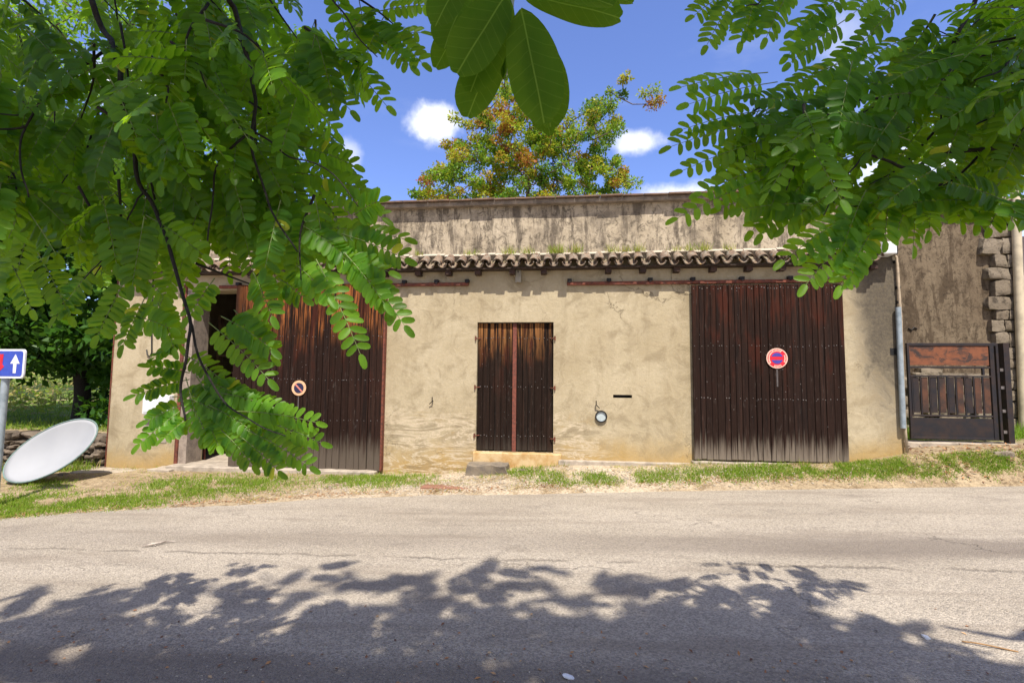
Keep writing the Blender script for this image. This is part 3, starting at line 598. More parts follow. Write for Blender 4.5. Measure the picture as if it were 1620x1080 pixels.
for a0 in list(range(66, 118, 9))+list(range(122, 210, 9))+list(range(254, 296, 9))+list(range(338, 384, 9)): flat_shape(k, c, arc_band(.117, .135, a0, a0+4.5, 2), c.y+.0015)
k.build('red_ring', M['s_red'], v)
k = MB()
for s_ in (1, -1):
    pts = [(math.cos(a)*.083, math.sin(a)*.083) for a in [R(18+144*i/16) for i in range(17)]]
    flat_shape(k, c, [(p[0], p[1]*s_) for p in pts][::s_], c.y-.001)
k.build('blue_field', M['s_blue'], v)
drip = simple('chalky_drip', (.10, .085, .085), .8)
k = MB(); k.box(c.x-.012, c.x+.01, DY-.0065, DY-.0045, c.z-.42, c.z-.16); k.build('drip_mark', drip, d if False else barn)
c = at_y(472.5, 613.5, DY-.02); r = .125
v = empty('no_parking_sign', 'faded cream and navy no-parking sign with a slanted pink bar on the left sliding door', 'sign', tuple(c), 'no-parking signs on the sliding doors')
k = MB(); flat_shape(k, c, circ(r), c.y+.004, .006); k.build('plate', M['s_cream'], v)
k = MB(); flat_shape(k, c, circ(.084), c.y+.0015); k.build('navy_field', M['s_navy'], v)
k = MB(); a = R(-45); flat_shape(k, c, [(math.cos(a)*u-math.sin(a)*w_, math.sin(a)*u+math.cos(a)*w_) for u, w_ in ((-.088, -.012), (.088, -.012), (.088, .012), (-.088, .012))], c.y-.001); k.build('bar', M['s_pink'], v)
k = MB(); k.box(c.x-.014, c.x+.004, DY-.0065, DY-.0045, c.z-.34, c.z-.13); k.build('drip_mark', drip, barn)
# blue sign
SY = -2.3
zc = at_y(12, 575, SY); e1 = at_y(38.5, 575, SY); hw = abs(e1.x-zc.x); hh = (at_y(12, 552, SY).z-at_y(12, 598, SY).z)/2
gz = ground_z(zc.x-.08, SY)
v = empty('road_sign', 'blue square road sign with a red and a white arrow on a galvanised post', 'road sign', (zc.x, SY, gz))
sm = enamel('sign_face_white', (.78, .80, .84)); sb = enamel('sign_face_blue', (.035, .075, .46)); sr = enamel('sign_face_red', (.62, .01, .03))
def rrect(w_, h_, r_, n=5):
    o = []
    for cx_, cz_, a0 in ((w_-r_, h_-r_, 0), (-w_+r_, h_-r_, 90), (-w_+r_, -h_+r_, 180), (w_-r_, -h_+r_, 270)):
        o += [(cx_+math.cos(R(a0+90*i/n))*r_, cz_+math.sin(R(a0+90*i/n))*r_) for i in range(n+1)]
    return o
c = Vector((zc.x, SY, zc.z)); k = MB(); flat_shape(k, c, rrect(hw, hh, .045), SY, .02); k.build('plate', sm, v)
k = MB(); flat_shape(k, c, rrect(hw-.025, hh-.025, .03), SY-.0025); k.build('blue_field', sb, v)
u = hh*2/46
k = MB(); flat_shape(k, c+Vector((hw*.46, 0, 0)), [(0, 15*u), (8.5*u, 0), (3*u, 0), (2.6*u, -15*u), (-2.6*u, -15*u), (-3*u, 0), (-8.5*u, 0)][::-1], SY-.005); k.build('white_arrow', sm, v)
k = MB(); flat_shape(k, c+Vector((-hw*.46, 0, 0)), [(0, -13*u), (8.5*u, -5*u), (5*u, -1*u), (6*u, 15*u), (-6*u, 15*u), (-5*u, -1*u), (-8.5*u, -5*u)], SY-.005); k.build('red_arrow', sr, v)
pt = at_y(9, 602, SY+.06); k = MB(); k.tube([(pt.x-.02, SY+.06, gz-.1), (pt.x, SY+.06, zc.z+hh*.6)], .042, 16); k.build('post', M['galv'], v, smooth=True, sharp=True)

# ------------------------------------------------------------------ the satellite dish leaning on the rubble wall
c = at_y(80, 711, -1.05)
v = empty('satellite_dish', 'large white satellite dish leaning against the rubble wall left of the barn', 'satellite dish', tuple(c))
# oval dish: long axis tips down to the left, face towards the road and up
la = (at_y(153, 683, -.95)-at_y(6, 740, -1.12)); L_ = la.length/2; la.normalize()
sa = (RT*-.34+UP*.94+FW*.75).normalized(); sa = (sa-la*sa.dot(la)).normalized(); nrm = la.cross(sa).normalized(); nrm = nrm if nrm.y < 0 else -nrm
def sa_len():
    lo = .1
    best = None
    for q in np.linspace(.3, 1.2, 91):
        t_ = project(c+sa*q); b__ = project(c-sa*q)
        dd = abs(math.hypot(t_[0]-b__[0], t_[1]-b__[1])-85)
        if best is None or dd < best[0]: best = (dd, q)
    return best[1]
H_ = sa_len()
nr, na = 10, 64; vs = []; fs = []
for side in (0, 1):
    for i in range(nr+1):
        rr = i/nr
        for j in range(na):
            a = 2*math.pi*j/na; vs.append(la*math.cos(a)*L_*rr+sa*math.sin(a)*H_*rr-nrm*(.12*(1-rr*rr)+.012*side))
    off = side*(nr+1)*na
    for i in range(nr):
        for j in range(na): f = (off+i*na+j, off+i*na+(j+1) % na, off+(i+1)*na+(j+1) % na, off+(i+1)*na+j); fs.append(f if side == 0 else f[::-1])
o2 = (nr+1)*na
for j in range(na): fs.append((nr*na+j, nr*na+(j+1) % na, o2+nr*na+(j+1) % na, o2+nr*na+j))
dm_, N, b = mat('dish_paint'); p = N.pos()
cc = N.mix(N.mr(N.noise(p, 1.6, 3, .5), .3, .75, 0, .5), (.34, .352, .372), (.25, .265, .285)); cc = N.mix(N.mr(N.noise(p, 38, 4, .7), .66, .72, 0, .7), cc, (.30, .28, .25)); N.put(b.inputs['Base Color'], cc); b.inputs['Roughness'].default_value = .5
k = MB(); k.tube([c-nrm*.14, c-nrm*.30-sa*.12], .03, 8); k.box(c.x-.1, c.x+.1, c.y+.22, c.y+.27, c.z-.2, c.z+.1); k.build('mount', M['iron'], v)
dsh = mesh_obj('reflector', vs, fs, dm_, v, smooth=True)
rim = MB(); rim.tube([c+la*math.cos(2*math.pi*j/64)*L_+sa*math.sin(2*math.pi*j/64)*H_-nrm*.006 for j in range(65)], .012, 6, cap=False); rim.build('rim', simple('green_grey_rim', (.16, .24, .22), .6), v, smooth=True)

# ------------------------------------------------------------------ rubble wall on the left
def rock(mb, c, s, seed, tint=None, mi=0, boxy=.62, boxy_skew=.5):
    bm = bmesh.new(); bmesh.ops.create_cube(bm, size=2); bmesh.ops.subdivide_edges(bm, edges=bm.edges[:], cuts=4, use_grid_fill=True)
    vs = []; sk = Vector((mn.noise(Vector((seed, 1, 0))), mn.noise(Vector((seed, 5, 0))), mn.noise(Vector((seed, 9, 0)))))*boxy_skew
    for q in bm.verts:
        d_ = q.co; d_ = (d_.normalized()*1.12).lerp(d_, boxy)
        k_ = 1+.16*mn.noise(d_*1.3+Vector((seed*3.7, seed, 0)))+.09*mn.noise(d_*4+Vector((seed, 0, 0)))
        vs.append((c[0]+(d_.x+d_.z*sk.x)*s[0]*k_, c[1]+d_.y*s[1]*k_, c[2]+(d_.z+d_.x*sk.z)*s[2]*k_))
    mb.add(vs, [[w_.index for w_ in f.verts] for f in bm.faces], random.random() if tint is None else tint, mi); bm.free()
def stone_mat(name, a, b2, c2):
    m, N, b = mat(name); p = N.pos(); t = N.attr('tint'); c_ = N.mix(t, a, b2); c_ = N.mix(N.mr(N.noise(p, 9, 7, .72), .48, .68), c_, c2); c_ = N.mix(N.mr(N.noise(p, 30, 5), .58, .7, 0, .5), c_, tuple(q*.4 for q in c2))
    N.put(b.inputs['Base Color'], c_); b.inputs['Roughness'].default_value = .95; N.put(b.inputs['Normal'], N.bump(N.noise(p, 26, 7, .7), .8, .015)); return m
M['rubble'] = stone_mat('rubble_stone', (.10, .078, .055), (.17, .135, .10), (.08, .06, .045)); M['quoin'] = stone_mat('quoin_stone', (.17, .135, .095), (.24, .20, .15), (.06, .047, .033))
mb = MB(); z = .0; row = 0; zb0 = interp(XL-1, base)
while z < .44-zb0:
    x = XL-5.5-random.random()*.2; h_ = random.uniform(.08, .15)
    while x < XL-.04:
        wd = random.uniform(.08, .3); wd = min(wd, XL-.02-x) if XL-.02-x < .34 else wd
        hh_ = h_*random.uniform(.7, 1.25); rock(mb, (x+wd/2, .12+random.uniform(-.07, .05), zb0+z+h_/2+random.uniform(-.03, .03)), (wd/2*random.uniform(.85, 1.1), .2, hh_/2), random.random()*50, boxy=.5, boxy_skew=1.0); x += wd
    z += h_*.93; row += 1
mb.box(XL-5.5, XL-.02, .08, .4, zb0-.3, .38, .2)
tag(mb.build('rubble_wall', M['rubble'], smooth=True, sharp=True), 'low brown rubble stone wall behind the satellite dish', 'wall')

# ------------------------------------------------------------------ stone building on the right
SBY = 2.3
sx0 = at_y(1423, 560, SBY).x-.25; sx1 = at_y(1578, 560, SBY).x; sx2 = at_y(1612, 560, SBY).x
sb_ = empty('stone_building', 'tall neighbouring house end with stained brown render and stone quoins behind the gate', 'building', (sx0, SBY, 0))
mb = MB(); mb.box(sx0-3.2, sx1, SBY, SBY+5, -.5, 4.75); mb.build('rendered_wall', M['brown_render'], sb_)
mb = MB(); z = -.2; i = 0
while z < 4.75:
    h_ = random.uniform(.17, .33); ins = (.0, -.16, -.03, -.12)[i % 4]+random.uniform(-.03, .03)
    x = sx1+ins-.05
    while x < sx2:
        wd = min(random.uniform(.2, .42), sx2-x+.02); rock(mb, (x+wd/2, SBY+.02+random.uniform(-.02, .01), z+h_/2), (wd/2*1.0, .13, h_/2*.97), random.random()*50, boxy=.72, boxy_skew=.3); x += wd+.005
    z += h_; i += 1
mb.build('quoins', M['quoin'], sb_, smooth=True, sharp=True)
mb = MB(); mb.box(sx1+.005, sx2-.02, SBY+.03, SBY+4.9, -.5, 4.7); mb.build('mortar_core', M['brown_render'], sb_)
mb = MB(); 
for i in range(40): half_pipe(mb, 0, (sx0-3.1+i*.22, SBY+1.2, 5.35), (sx0-3.1+i*.22, SBY-.18, 4.83), .1, .1, .014, True, random.random())
mb.box(sx0-3.3, sx2+.1, SBY-.12, SBY+4.9, 4.753, 4.80); mb.build('roof_edge', M['tile'], sb_, smooth=True, sharp=True)
k = MB(); pts = [at_y(*p, SBY-.015) for p in ((1437, 519), (1442, 522), (1446, 518), (1451, 520))]; k.tube(pts, .012, 5); k.build('iron_stub', M['iron'], sb_)
# pale wall further right
nh = empty('lilac_house', 'pale lilac rendered house wall at the right edge behind the cream pipe', 'building', (sx2+.1, SBY+.4, 0)); lm = simple('lilac_render', (.50, .42, .42), .9, noise_amt=.15, scale=3); 
mb = MB(); mb.box(sx2+.0, sx2+5, SBY+.5, SBY+6, -.5, 4.4); mb.build('wall', lm, nh)
# cream pipe / pole
a, b_ = at_y(1607, 335, SBY-.18), at_y(1621, 700, SBY-.18); d_ = (b_-a); a2 = a-d_*.25; b2_ = b_+d_*((ground_z(b_.x, 2.1)-.1-b_.z)/d_.z)
k = MB(); k.tube([a2, a, b_, b2_], .07, 16); o = k.build('utility_pole', M['cream'], smooth=True, sharp=True); tag(o, 'cream painted metal pole, slightly tilted, in front of the stone quoins', 'pole')

# stuff seen through the gate
mb = MB()
for i in range(60):
    x = random.uniform(at_y(1430, 590, 1.9).x-.3, at_y(1590, 590, 1.9).x); z = random.uniform(.25, 1.75); rock(mb, (x, 2.08+random.uniform(-.05, .05), z), (random.uniform(.1, .22), .12, random.uniform(.06, .11)), random.random()*60)
mb.box(sx0-.2, sx1-.3, 2.1, 2.28, -.3, 1.7); tag(mb.build('stone_heap_wall', M['quoin'], smooth=True, sharp=True), 'low rough stone wall glimpsed through the gap of the rusty gate', 'wall')

# ------------------------------------------------------------------ gate
GY = .55
gt = empty('metal_gate', 'rusty brown and black metal gate between the barn and the stone quoins', 'gate', tuple(at_y(1433, 698, GY)))
def G(px, py): q = at_y(px, py, GY); return q.x, q.z
M['slat_rust'] = simple('dark_rusty_slat', (.022, .014, .012), .75, scale=3.5, col2=(.10, .038, .018))
g_black = simple('flaking_black_paint', (.014, .014, .018), .5, .2, scale=6, col2=(.035, .022, .018))
m, N, b = mat('rusty_sheet'); p = N.pos(); n1 = N.noise(N.vm('MULTIPLY', p, (1, 1, 1.8)), 4.2, 7, .7, .8); c_ = N.mix(N.mr(N.noise(p, 14, 6), .3, .7), (.20, .065, .026), (.12, .042, .019)); c_ = N.mix(N.mr(n1, .48, .60, 0, .9), c_, (.02, .016, .016)); N.put(b.inputs['Base Color'], c_); b.inputs['Roughness'].default_value = .75; M['rusty_sheet'] = m
x0, zt_ = G(1433, 544.5); x1, _ = G(1577, 544.5); zb2 = G(1500, 695)[1]; xp = G(1570, 600)[0]
k = MB(); k.box(x0, x1, GY-.02, GY+.02, zt_-.025, zt_+.02); k.box(x0, x0+.035, GY-.021, GY+.021, zb2, zt_-.026); k.box(xp-.03, xp+.03, GY-.021, GY+.021, zb2, zt_-.026); k.box(x1-.035, x1, GY-.021, GY+.021, zb2, zt_-.026)
k.box(x0+.036, xp-.031, GY-.019, GY+.019, zb2, zb2+.035)
for py in (581, 595, 657.5): z = G(1500, py)[1]; k.box(x0+.036, xp-.031, GY-.019, GY+.019, z-.013, z+.013)
k.box(G(1555, 590)[0]-.015, G(1555, 590)[0]+.015, GY-.018, GY+.018, G(1500, 593)[1], G(1500, 582)[1]); k.build('frame', g_black, gt, bevel=.004)
k = MB(); k.box(x0+.036, G(1563, 560)[0], GY-.008, GY+.006, G(1500, 577.5)[1], zt_-.026); k.build('rusty_panel', M['rusty_sheet'], gt)
k = MB(); k.box(x0+.036, xp-.031, GY-.012, GY+.006, G(1500, 692)[1], G(1500, 661)[1]); k.build('lower_panel', g_black, gt)
n = 9; xa, xb = x0+.04, xp-.035; zz0, zz1 = G(1500, 653)[1], G(1500, 597)[1]; w_ = (xb-xa)/n
for i in range(n):
    k = MB(); k.box(xa+i*w_+w_*.26, xa+(i+1)*w_-.008, GY-.006, GY+.004, zz0, zz1); k.build('slat', M['slat_rust'] if i % 2 or i == 8 else g_black, gt)
    k = MB(); k.tube([(xa+i*w_+w_*.12, GY-.004, zz0-.06), (xa+i*w_+w_*.12, GY-.004, zz1+.02)], .013, 8); k.build('bar', g_black, gt)
for py in (585, 613, 650, 683): q = at_y(1581, py, GY-.03); k = MB(); k.box(x1, x1+.05, GY-.03, GY+.01, q.z-.022, q.z+.022); k.build('hinge', M['nail'], gt)
k = MB(); k.box(x1+.05, x1+.13, GY-.05, GY+.05, zb2-.1, zt_+.02); k.build('gate_post', g_black, gt)
rough_block('gate_threshold', x0-.1, x1+.9, GY-.1, GY+.2, zb2-.3, zb2-.04, M['concrete'], None, seg=.15, amp=.015, seed=21); tag(bpy.data.objects['gate_threshold'], 'narrow weathered concrete threshold under the metal gate', 'threshold')

# ------------------------------------------------------------------ foliage machinery
TS = np.array([0, .07, .28, .68, .92, 1.0]); WS = np.array([.12, .55, .96, 1.0, .68, .22])
def leaflet_template():
    vs = []
    for t, w_ in zip(TS, WS):
        for s_ in (-1, 0, 1): vs.append((t, s_*w_*.5, abs(s_)*w_*.09-.12*t*t))
    fs = []
    for i in range(5):
        for j in range(2): a = i*3+j; fs.append((a, a+3, a+4, a+1))
    return np.array(vs), np.array(fs)
LT_V, LT_F = leaflet_template()
HI_TS = np.linspace(0, 1, 15); HI_WS = np.array([.04, .34, .54, .69, .80, .88, .94, .98, 1.0, 1.0, .98, .92, .82, .62, .26])
def hi_template():
    vs = []; ss = (-1, -.6, 0, .6, 1)
    for t, w_ in zip(HI_TS, HI_WS):
        for s_ in ss: vs.append((t-(.02 if t > .95 and s_ == 0 else 0), s_*w_*.5, abs(s_)**1.3*w_*.07-.08*t*t+.008*math.sin(t*11+s_*2)))
    fs = [(i*5+j, i*5+j+5, i*5+j+6, i*5+j+1) for i in range(14) for j in range(4)]
    return np.array(vs), np.array(fs)
HI_V, HI_F = hi_template()
SM_V = np.array([(0, 0, 0), (.35, -.5, .05), (.35, .5, .05), (.8, -.36, .02), (.8, .36, .02), (1, 0, -.05)], float)
SM_F = np.array([(0, 1, 2, 0), (1, 3, 4, 2), (3, 5, 4, 3)])
SM_F = np.array([(0, 1, 5, 2)]); SM_V4 = np.array([(0, 0, 0), (.5, -.5, .06), (.5, .5, .06), (.5, 0, 0), (.5, 0, 0), (1, 0, -.06)], float); SM_V4 = SM_V4[[0, 1, 5, 2]]; SM_F = np.array([(0, 1, 2, 3)])
class Leaves:
    def __init__(s): s.o = []; s.d = []; s.n = []; s.L = []; s.W = []; s.t = []
    def add(s, o, d, n, L, W_, t): s.o.append(tuple(o)); s.d.append(tuple(d)); s.n.append(tuple(n)); s.L.append(L); s.W.append(W_); s.t.append(t)
    def mesh(s, name, m, parent, tv=LT_V, tf=LT_F, smooth=True, veins=False):
        if not s.o: return None
        O = np.array(s.o); D = np.array(s.d); Nn = np.array(s.n); D /= np.linalg.norm(D, axis=1)[:, None]+1e-9
        Nn = Nn-D*np.sum(Nn*D, axis=1)[:, None]; Nn /= np.linalg.norm(Nn, axis=1)[:, None]+1e-9; Y = np.cross(Nn, D); L = np.array(s.L)[:, None, None]; W_ = np.array(s.W)[:, None, None]
        V = O[:, None]+D[:, None]*tv[None, :, 0:1]*L+Y[:, None]*tv[None, :, 1:2]*W_+Nn[:, None]*tv[None, :, 2:3]*L
        k = len(tv); Fc = (tf[None]+(np.arange(len(O))*k)[:, None, None]).reshape(-1, tf.shape[1])
        loc = np.array(parent.matrix_world.translation) if parent else 0
        o_ = mesh_obj(name, V.reshape(-1, 3)-loc, Fc, m, parent, smooth, tint=np.repeat(np.array(s.t), k))
        if veins:
            for nm, col_ in (('along', 0), ('across', 1)): a_ = o_.data.attributes.new(nm, 'FLOAT', 'POINT'); a_.data.foreach_set('value', np.tile(tv[:, col_], len(O)).astype(np.float32))
        return o_
def catmull(pts, n=6):
    pts = [Vector(p) for p in pts]; P = [pts[0]*2-pts[1]]+pts+[pts[-1]*2-pts[-2]]; out = []
    for i in range(1, len(P)-2):
        a, b_, c_, d_ = P[i-1:i+3]
        for k in range(n):
            t = k/n; out.append(.5*((2*b_)+(c_-a)*t+(2*a-5*b_+4*c_-d_)*t*t+(3*b_-a-3*c_+d_)*t**3))
    return out+[pts[-1]]
def rv(): return Vector(rng.normal(size=3)).normalized()
def frond(lv, st, p0, p1, nrm, pairs=7, ll=.045, tint=.5, droop=.12, lw=.47, stem_r=.0013):
    """one pinnate leaf: a stalk from p0 to p1 with paired leaflets and one at the tip"""
    p0, p1 = Vector(p0), Vector(p1); d = p1-p0; L = d.length; mid = (p0+p1)/2+Vector((0, 0, droop*L*.5)); pts = []
    for i in range(pairs*2+2):
        t = i/(pairs*2+1); pts.append(p0*(1-t)**2+mid*2*t*(1-t)+p1*t*t)
    st.tube([pts[0], pts[len(pts)//3], pts[2*len(pts)//3], pts[-1]], [stem_r*1.3, stem_r, stem_r*.9, stem_r*.6], 3, cap=False)
    nrm = Vector(nrm)
    for i in range(pairs):
        t = (.2+.8*i/pairs); j = t*(len(pts)-1); a = pts[int(j)].lerp(pts[min(int(j)+1, len(pts)-1)], j-int(j))
        dd = (pts[min(int(j)+1, len(pts)-1)]-pts[max(int(j)-1, 0)]).normalized(); n2 = (nrm-dd*nrm.dot(dd)).normalized(); sd = dd.cross(n2)
        sz = ll*(.78+.35*math.sin(math.pi*(.2+.7*t)))
        for s_ in (-1, 1):
            ld = sd*s_*1.0+dd*(.22+.4*t)+n2*random.uniform(-.25, .12)+rv()*.10
            lv.add(a+dd*random.uniform(-.003, .003), ld, n2+rv()*.25, sz*random.uniform(.88, 1.1), sz*lw*random.uniform(.9, 1.1), 1.0 if random.random() < .006 else min(.9, max(0, tint+random.uniform(-.22, .22))))
    dd = (pts[-1]-pts[-2]).normalized(); lv.add(pts[-1], dd+rv()*.1, nrm+rv()*.2, ll*1.02, ll*lw, tint)
VIEW = -FW
def frond_px(lv, st, a, b_, d0, d1, nrm=None, **kw):
    p0, p1 = at_depth(a[0], a[1], d0), at_depth(b_[0], b_[1], d1)
    nrm = nrm or (VIEW*random.uniform(.8, 1.2)+Vector((0, 0, 1))*random.uniform(.1, .6)+rv()*.3)
    frond(lv, st, p0, p1, nrm, **kw)
def in_poly(x, y, poly):
    ins = False; j = len(poly)-1
    for i in range(len(poly)):
        xi, yi = poly[i]; xj, yj = poly[j]
        if (yi > y) != (yj > y) and x < (xj-xi)*(y-yi)/(yj-yi)+xi: ins = not ins
        j = i
    return ins
def shoot(lv, st, tw, p0, p1, nf, fl, poly=None, ll=.045, tint=.5, holes=()):
    """a leafy shoot: twig from p0 to p1 with alternate pinnate leaves"""
    p0, p1 = Vector(p0), Vector(p1); L = (p1-p0).length; mid = (p0+p1)/2+rv()*L*.12; pts = catmull([p0, mid, p1], 5)
    tw.tube(pts, [.004*(1-.7*i/len(pts)) for i in range(len(pts))], 5)
    ax = (p1-p0).normalized(); sd = ax.cross(Vector((0, 0, 1))); sd = sd.normalized() if sd.length > .1 else ax.orthogonal().normalized()
    for i in range(nf):
        t = (i+.6)/nf; p = pts[min(len(pts)-1, int(t*(len(pts)-1)))]
        s_ = 1 if i % 2 else -1
        d = ax*random.uniform(.2, .8)+sd*s_*random.uniform(.5, 1)+Vector((0, 0, -random.uniform(.25, .9)))+rv()*.35
        if i == nf-1: d = ax+Vector((0, 0, -.3))+rv()*.2
        d = d.normalized(); ln = fl*random.uniform(.75, 1.15); q = p+d*ln
        if poly is not None:
            bad = False
            for k_ in (.5, .8, 1.08):
                u_ = project(p+d*ln*k_)
                if u_[2] > .05 and (-30 < u_[0] < 1650 and -30 < u_[1] < 1100) and (not in_poly(u_[0], u_[1], poly) or any(math.hypot((u_[0]-h_[0])/h_[2], (u_[1]-h_[1])/h_[3]) < 1 for h_ in holes)): bad = True
            if bad: continue
        up = Vector((0, 0, 1)); nn = up*random.uniform(.3, 1.1)+VIEW*random.uniform(0, .8)+rv()*.5
        frond(lv, st, p, q, nn, pairs=random.randint(7, 9), ll=ll*random.uniform(.85, 1.1), tint=tint+random.uniform(-.2, .2))

# ------------------------------------------------------------------ the two locust trees over the road
TL = Vector((-3.1, -9.6, 0)); TL.z = ground_z(TL.x, TL.y); TR = Vector((3.3, -9.5, 0)); TR.z = ground_z(TR.x, TR.y)
ltree = empty('locust_tree', 'locust tree hanging in from the left, its leaves hiding the left end of the barn', 'tree', tuple(TL))
rtree = empty('locust_tree', 'locust tree reaching in from the right with arching branches in front of the barn corner', 'tree', tuple(TR))
starts = []
def branches(specs, parent, fork):
    for pts, r0, r1 in specs:
        k = MB(); P = catmull([at_depth(p[0], p[1], p[2]-.17) for p in pts], 5)
        P = [p+Vector((mn.noise(p*9), mn.noise(p*9+Vector((5, 0, 0))), mn.noise(p*9+Vector((0, 5, 0)))))*.012 if i else p for i, p in enumerate(P)]
        starts.append((P[0].copy(), P[3].copy()))
        k.tube(P, [(r0+(r1-r0)*i/(len(P)-1))*.58 for i in range(len(P))], 7); k.build('branch', M['bark'], parent, smooth=True)
def leader(a, b_, r, parent, n=7):
    k = MB(); a, b_ = Vector(a), Vector(b_); P = catmull([a, a.lerp(b_, .5)+rv()*.2, b_], 6); k.tube(P, [r*(1-.8*i/(len(P)-1)) for i in range(len(P))], 10)
    for i in range(n):
        p = P[3+i % (len(P)-4)]; e = p+Vector((random.uniform(-1, 1), random.uniform(-.4, 1), random.uniform(.3, .8))).normalized()*random.uniform(1, 2); Q = catmull([p, p.lerp(e, .35)+rv()*.12, p.lerp(e, .7)+rv()*.15, e], 4); k.tube(Q, [r*(.3-.26*i_/(len(Q)-1)) for i_ in range(len(Q))], 6)
    k.build('upper_stem', M['bark_grey'], parent, smooth=True)
def trunk(T, lean, hgt, r, parent, limbs):
    k = MB(); P = [T+Vector((0, 0, -.2)), T+Vector((lean*.1, .05, .6)), T+Vector((lean*.3, .1, 1.6)), T+Vector((lean*.6, .25, hgt))]; P = catmull(P, 5)
    k.tube(P, [r*(1.35-.75*i/(len(P)-1)) for i in range(len(P))], 14); top = P[-1]
    k.build('trunk', M['bark_grey'], parent, smooth=True)
    for end, r1 in limbs:
        q = MB(); e = Vector(end); nxt = min(starts, key=lambda s_: (s_[0]-e).length)
        bk = (e-nxt[1]).normalized() if (nxt[0]-e).length < .02 else (e-top).normalized()*-1
        lift = .45 if parent is ltree else .04; pre = e+bk*(.3 if parent is ltree else .06); mid = (top+pre)/2+Vector((0, 0, lift)); Q = catmull([top-Vector((0, 0, .1)), top.lerp(mid, .55)+Vector((0, 0, lift*.2)), mid.lerp(pre, .55)+Vector((0, 0, lift*.2)), pre, e], 6)
        q.tube(Q, [r*.42*(1-i/(len(Q)-1))**1.3+r1*.6 for i in range(len(Q))], 10); q.build('limb', M['bark_grey'], parent, smooth=True)
lb = [([(120, -160, 1.75), (140, -20, 1.6), (160, 40, 1.6), (182, 75, 1.55), (192, 110, 1.5), (200, 180, 1.5), (212, 240, 1.5), (232, 300, 1.5), (258, 360, 1.45), (278, 430, 1.4), (300, 505, 1.35), (297, 560, 1.3), (286, 620, 1.3), (292, 668, 1.28)], .015, .004),
      ([(185, 75, 1.55), (140, 103, 1.5), (100, 130, 1.5), (60, 165, 1.48), (38, 200, 1.45), (30, 260, 1.42), (38, 312, 1.4)], .0075, .003),
      ([(38, 200, 1.45), (0, 205, 1.45), (-60, 200, 1.45)], .005, .003), ([(36, 180, 1.45), (15, 182, 1.45), (-40, 175, 1.45)], .004, .003),
      ([(340, -180, 1.7), (355, -20, 1.5), (375, 20, 1.5), (390, 70, 1.47), (398, 120, 1.45), (404, 160, 1.45), (400, 210, 1.43), (405, 262, 1.4), (430, 335, 1.38), (470, 400, 1.35)], .014, .003),
      ([(401, 208, 1.43), (370, 225, 1.4), (343, 258, 1.4), (336, 300, 1.38), (334, 380, 1.36)], .006, .003),
      ([(401, 208, 1.43), (430, 225, 1.4), (460, 250, 1.38), (525, 275, 1.35), (570, 330, 1.33)], .005, .002),
      ([(300, 505, 1.35), (318, 580, 1.3), (352, 630, 1.28), (400, 660, 1.25), (450, 690, 1.22)], .005, .002),
      ([(232, 300, 1.5), (180, 380, 1.45), (130, 440, 1.42)], .004, .002),
      ([(500, -150, 1.6), (520, -20, 1.45), (560, 40, 1.4), (600, 90, 1.38)], .006, .002)]
branches(lb, ltree, None)
rb = [([(1900, 120, 1.9), (1720, 195, 1.6), (1620, 225, 1.5), (1580, 233, 1.5), (1510, 240, 1.48), (1440, 262, 1.45), (1405, 256, 1.42), (1368, 243, 1.4)], .016, .004),
      ([(1512, 240, 1.48), (1493, 212, 1.46), (1489, 180, 1.45)], .006, .003),
      ([(1570, -160, 1.8), (1540, 0, 1.6), (1527, 30, 1.58), (1508, 75, 1.55), (1499, 118, 1.5), (1460, 140, 1.48), (1400, 155, 1.45), (1330, 165, 1.42), (1290, 190, 1.4)], .012, .003),
      ([(1800, 20, 1.8), (1620, 85, 1.6), (1590, 108, 1.55), (1540, 128, 1.5)], .009, .003), ([(1640, 120, 1.5), (1610, 150, 1.5), (1590, 180, 1.5), (1550, 195, 1.5), (1520, 215, 1.5)], .006, .003),
      ([(1368, 243, 1.4), (1330, 290, 1.35), (1300, 340, 1.32)], .004, .002), ([(1230, -200, 1.7), (1210, -20, 1.45), (1180, 10, 1.42)], .005, .002)]
branches(rb, rtree, None)
leader((-2.5, -9.35, 3.1), (-1.6, -10.2, 9.5), .11, ltree); leader((2.7, -9.25, 2.9), (2.4, -10.4, 9.0), .10, rtree)
Lst = at_depth(120, -160, 1.58); Lst2 = at_depth(340, -180, 1.53); Lst3 = at_depth(500, -150, 1.43)
trunk(TL, .6, 3.2, .16, ltree, [(Lst, .015), (Lst2, .014), (Lst3, .006), ((-3.8, -8.8, 5.4), .03), ((-1.2, -9.6, 5.6), .03)])
trunk(TR, -.6, 3.0, .15, rtree, [(at_depth(1900, 120, 1.73), .016), (at_depth(1570, -160, 1.63), .012), (at_depth(1800, 20, 1.63), .009), (at_depth(1230, -200, 1.53), .005), ((2.4, -9.4, 5.6), .03)])

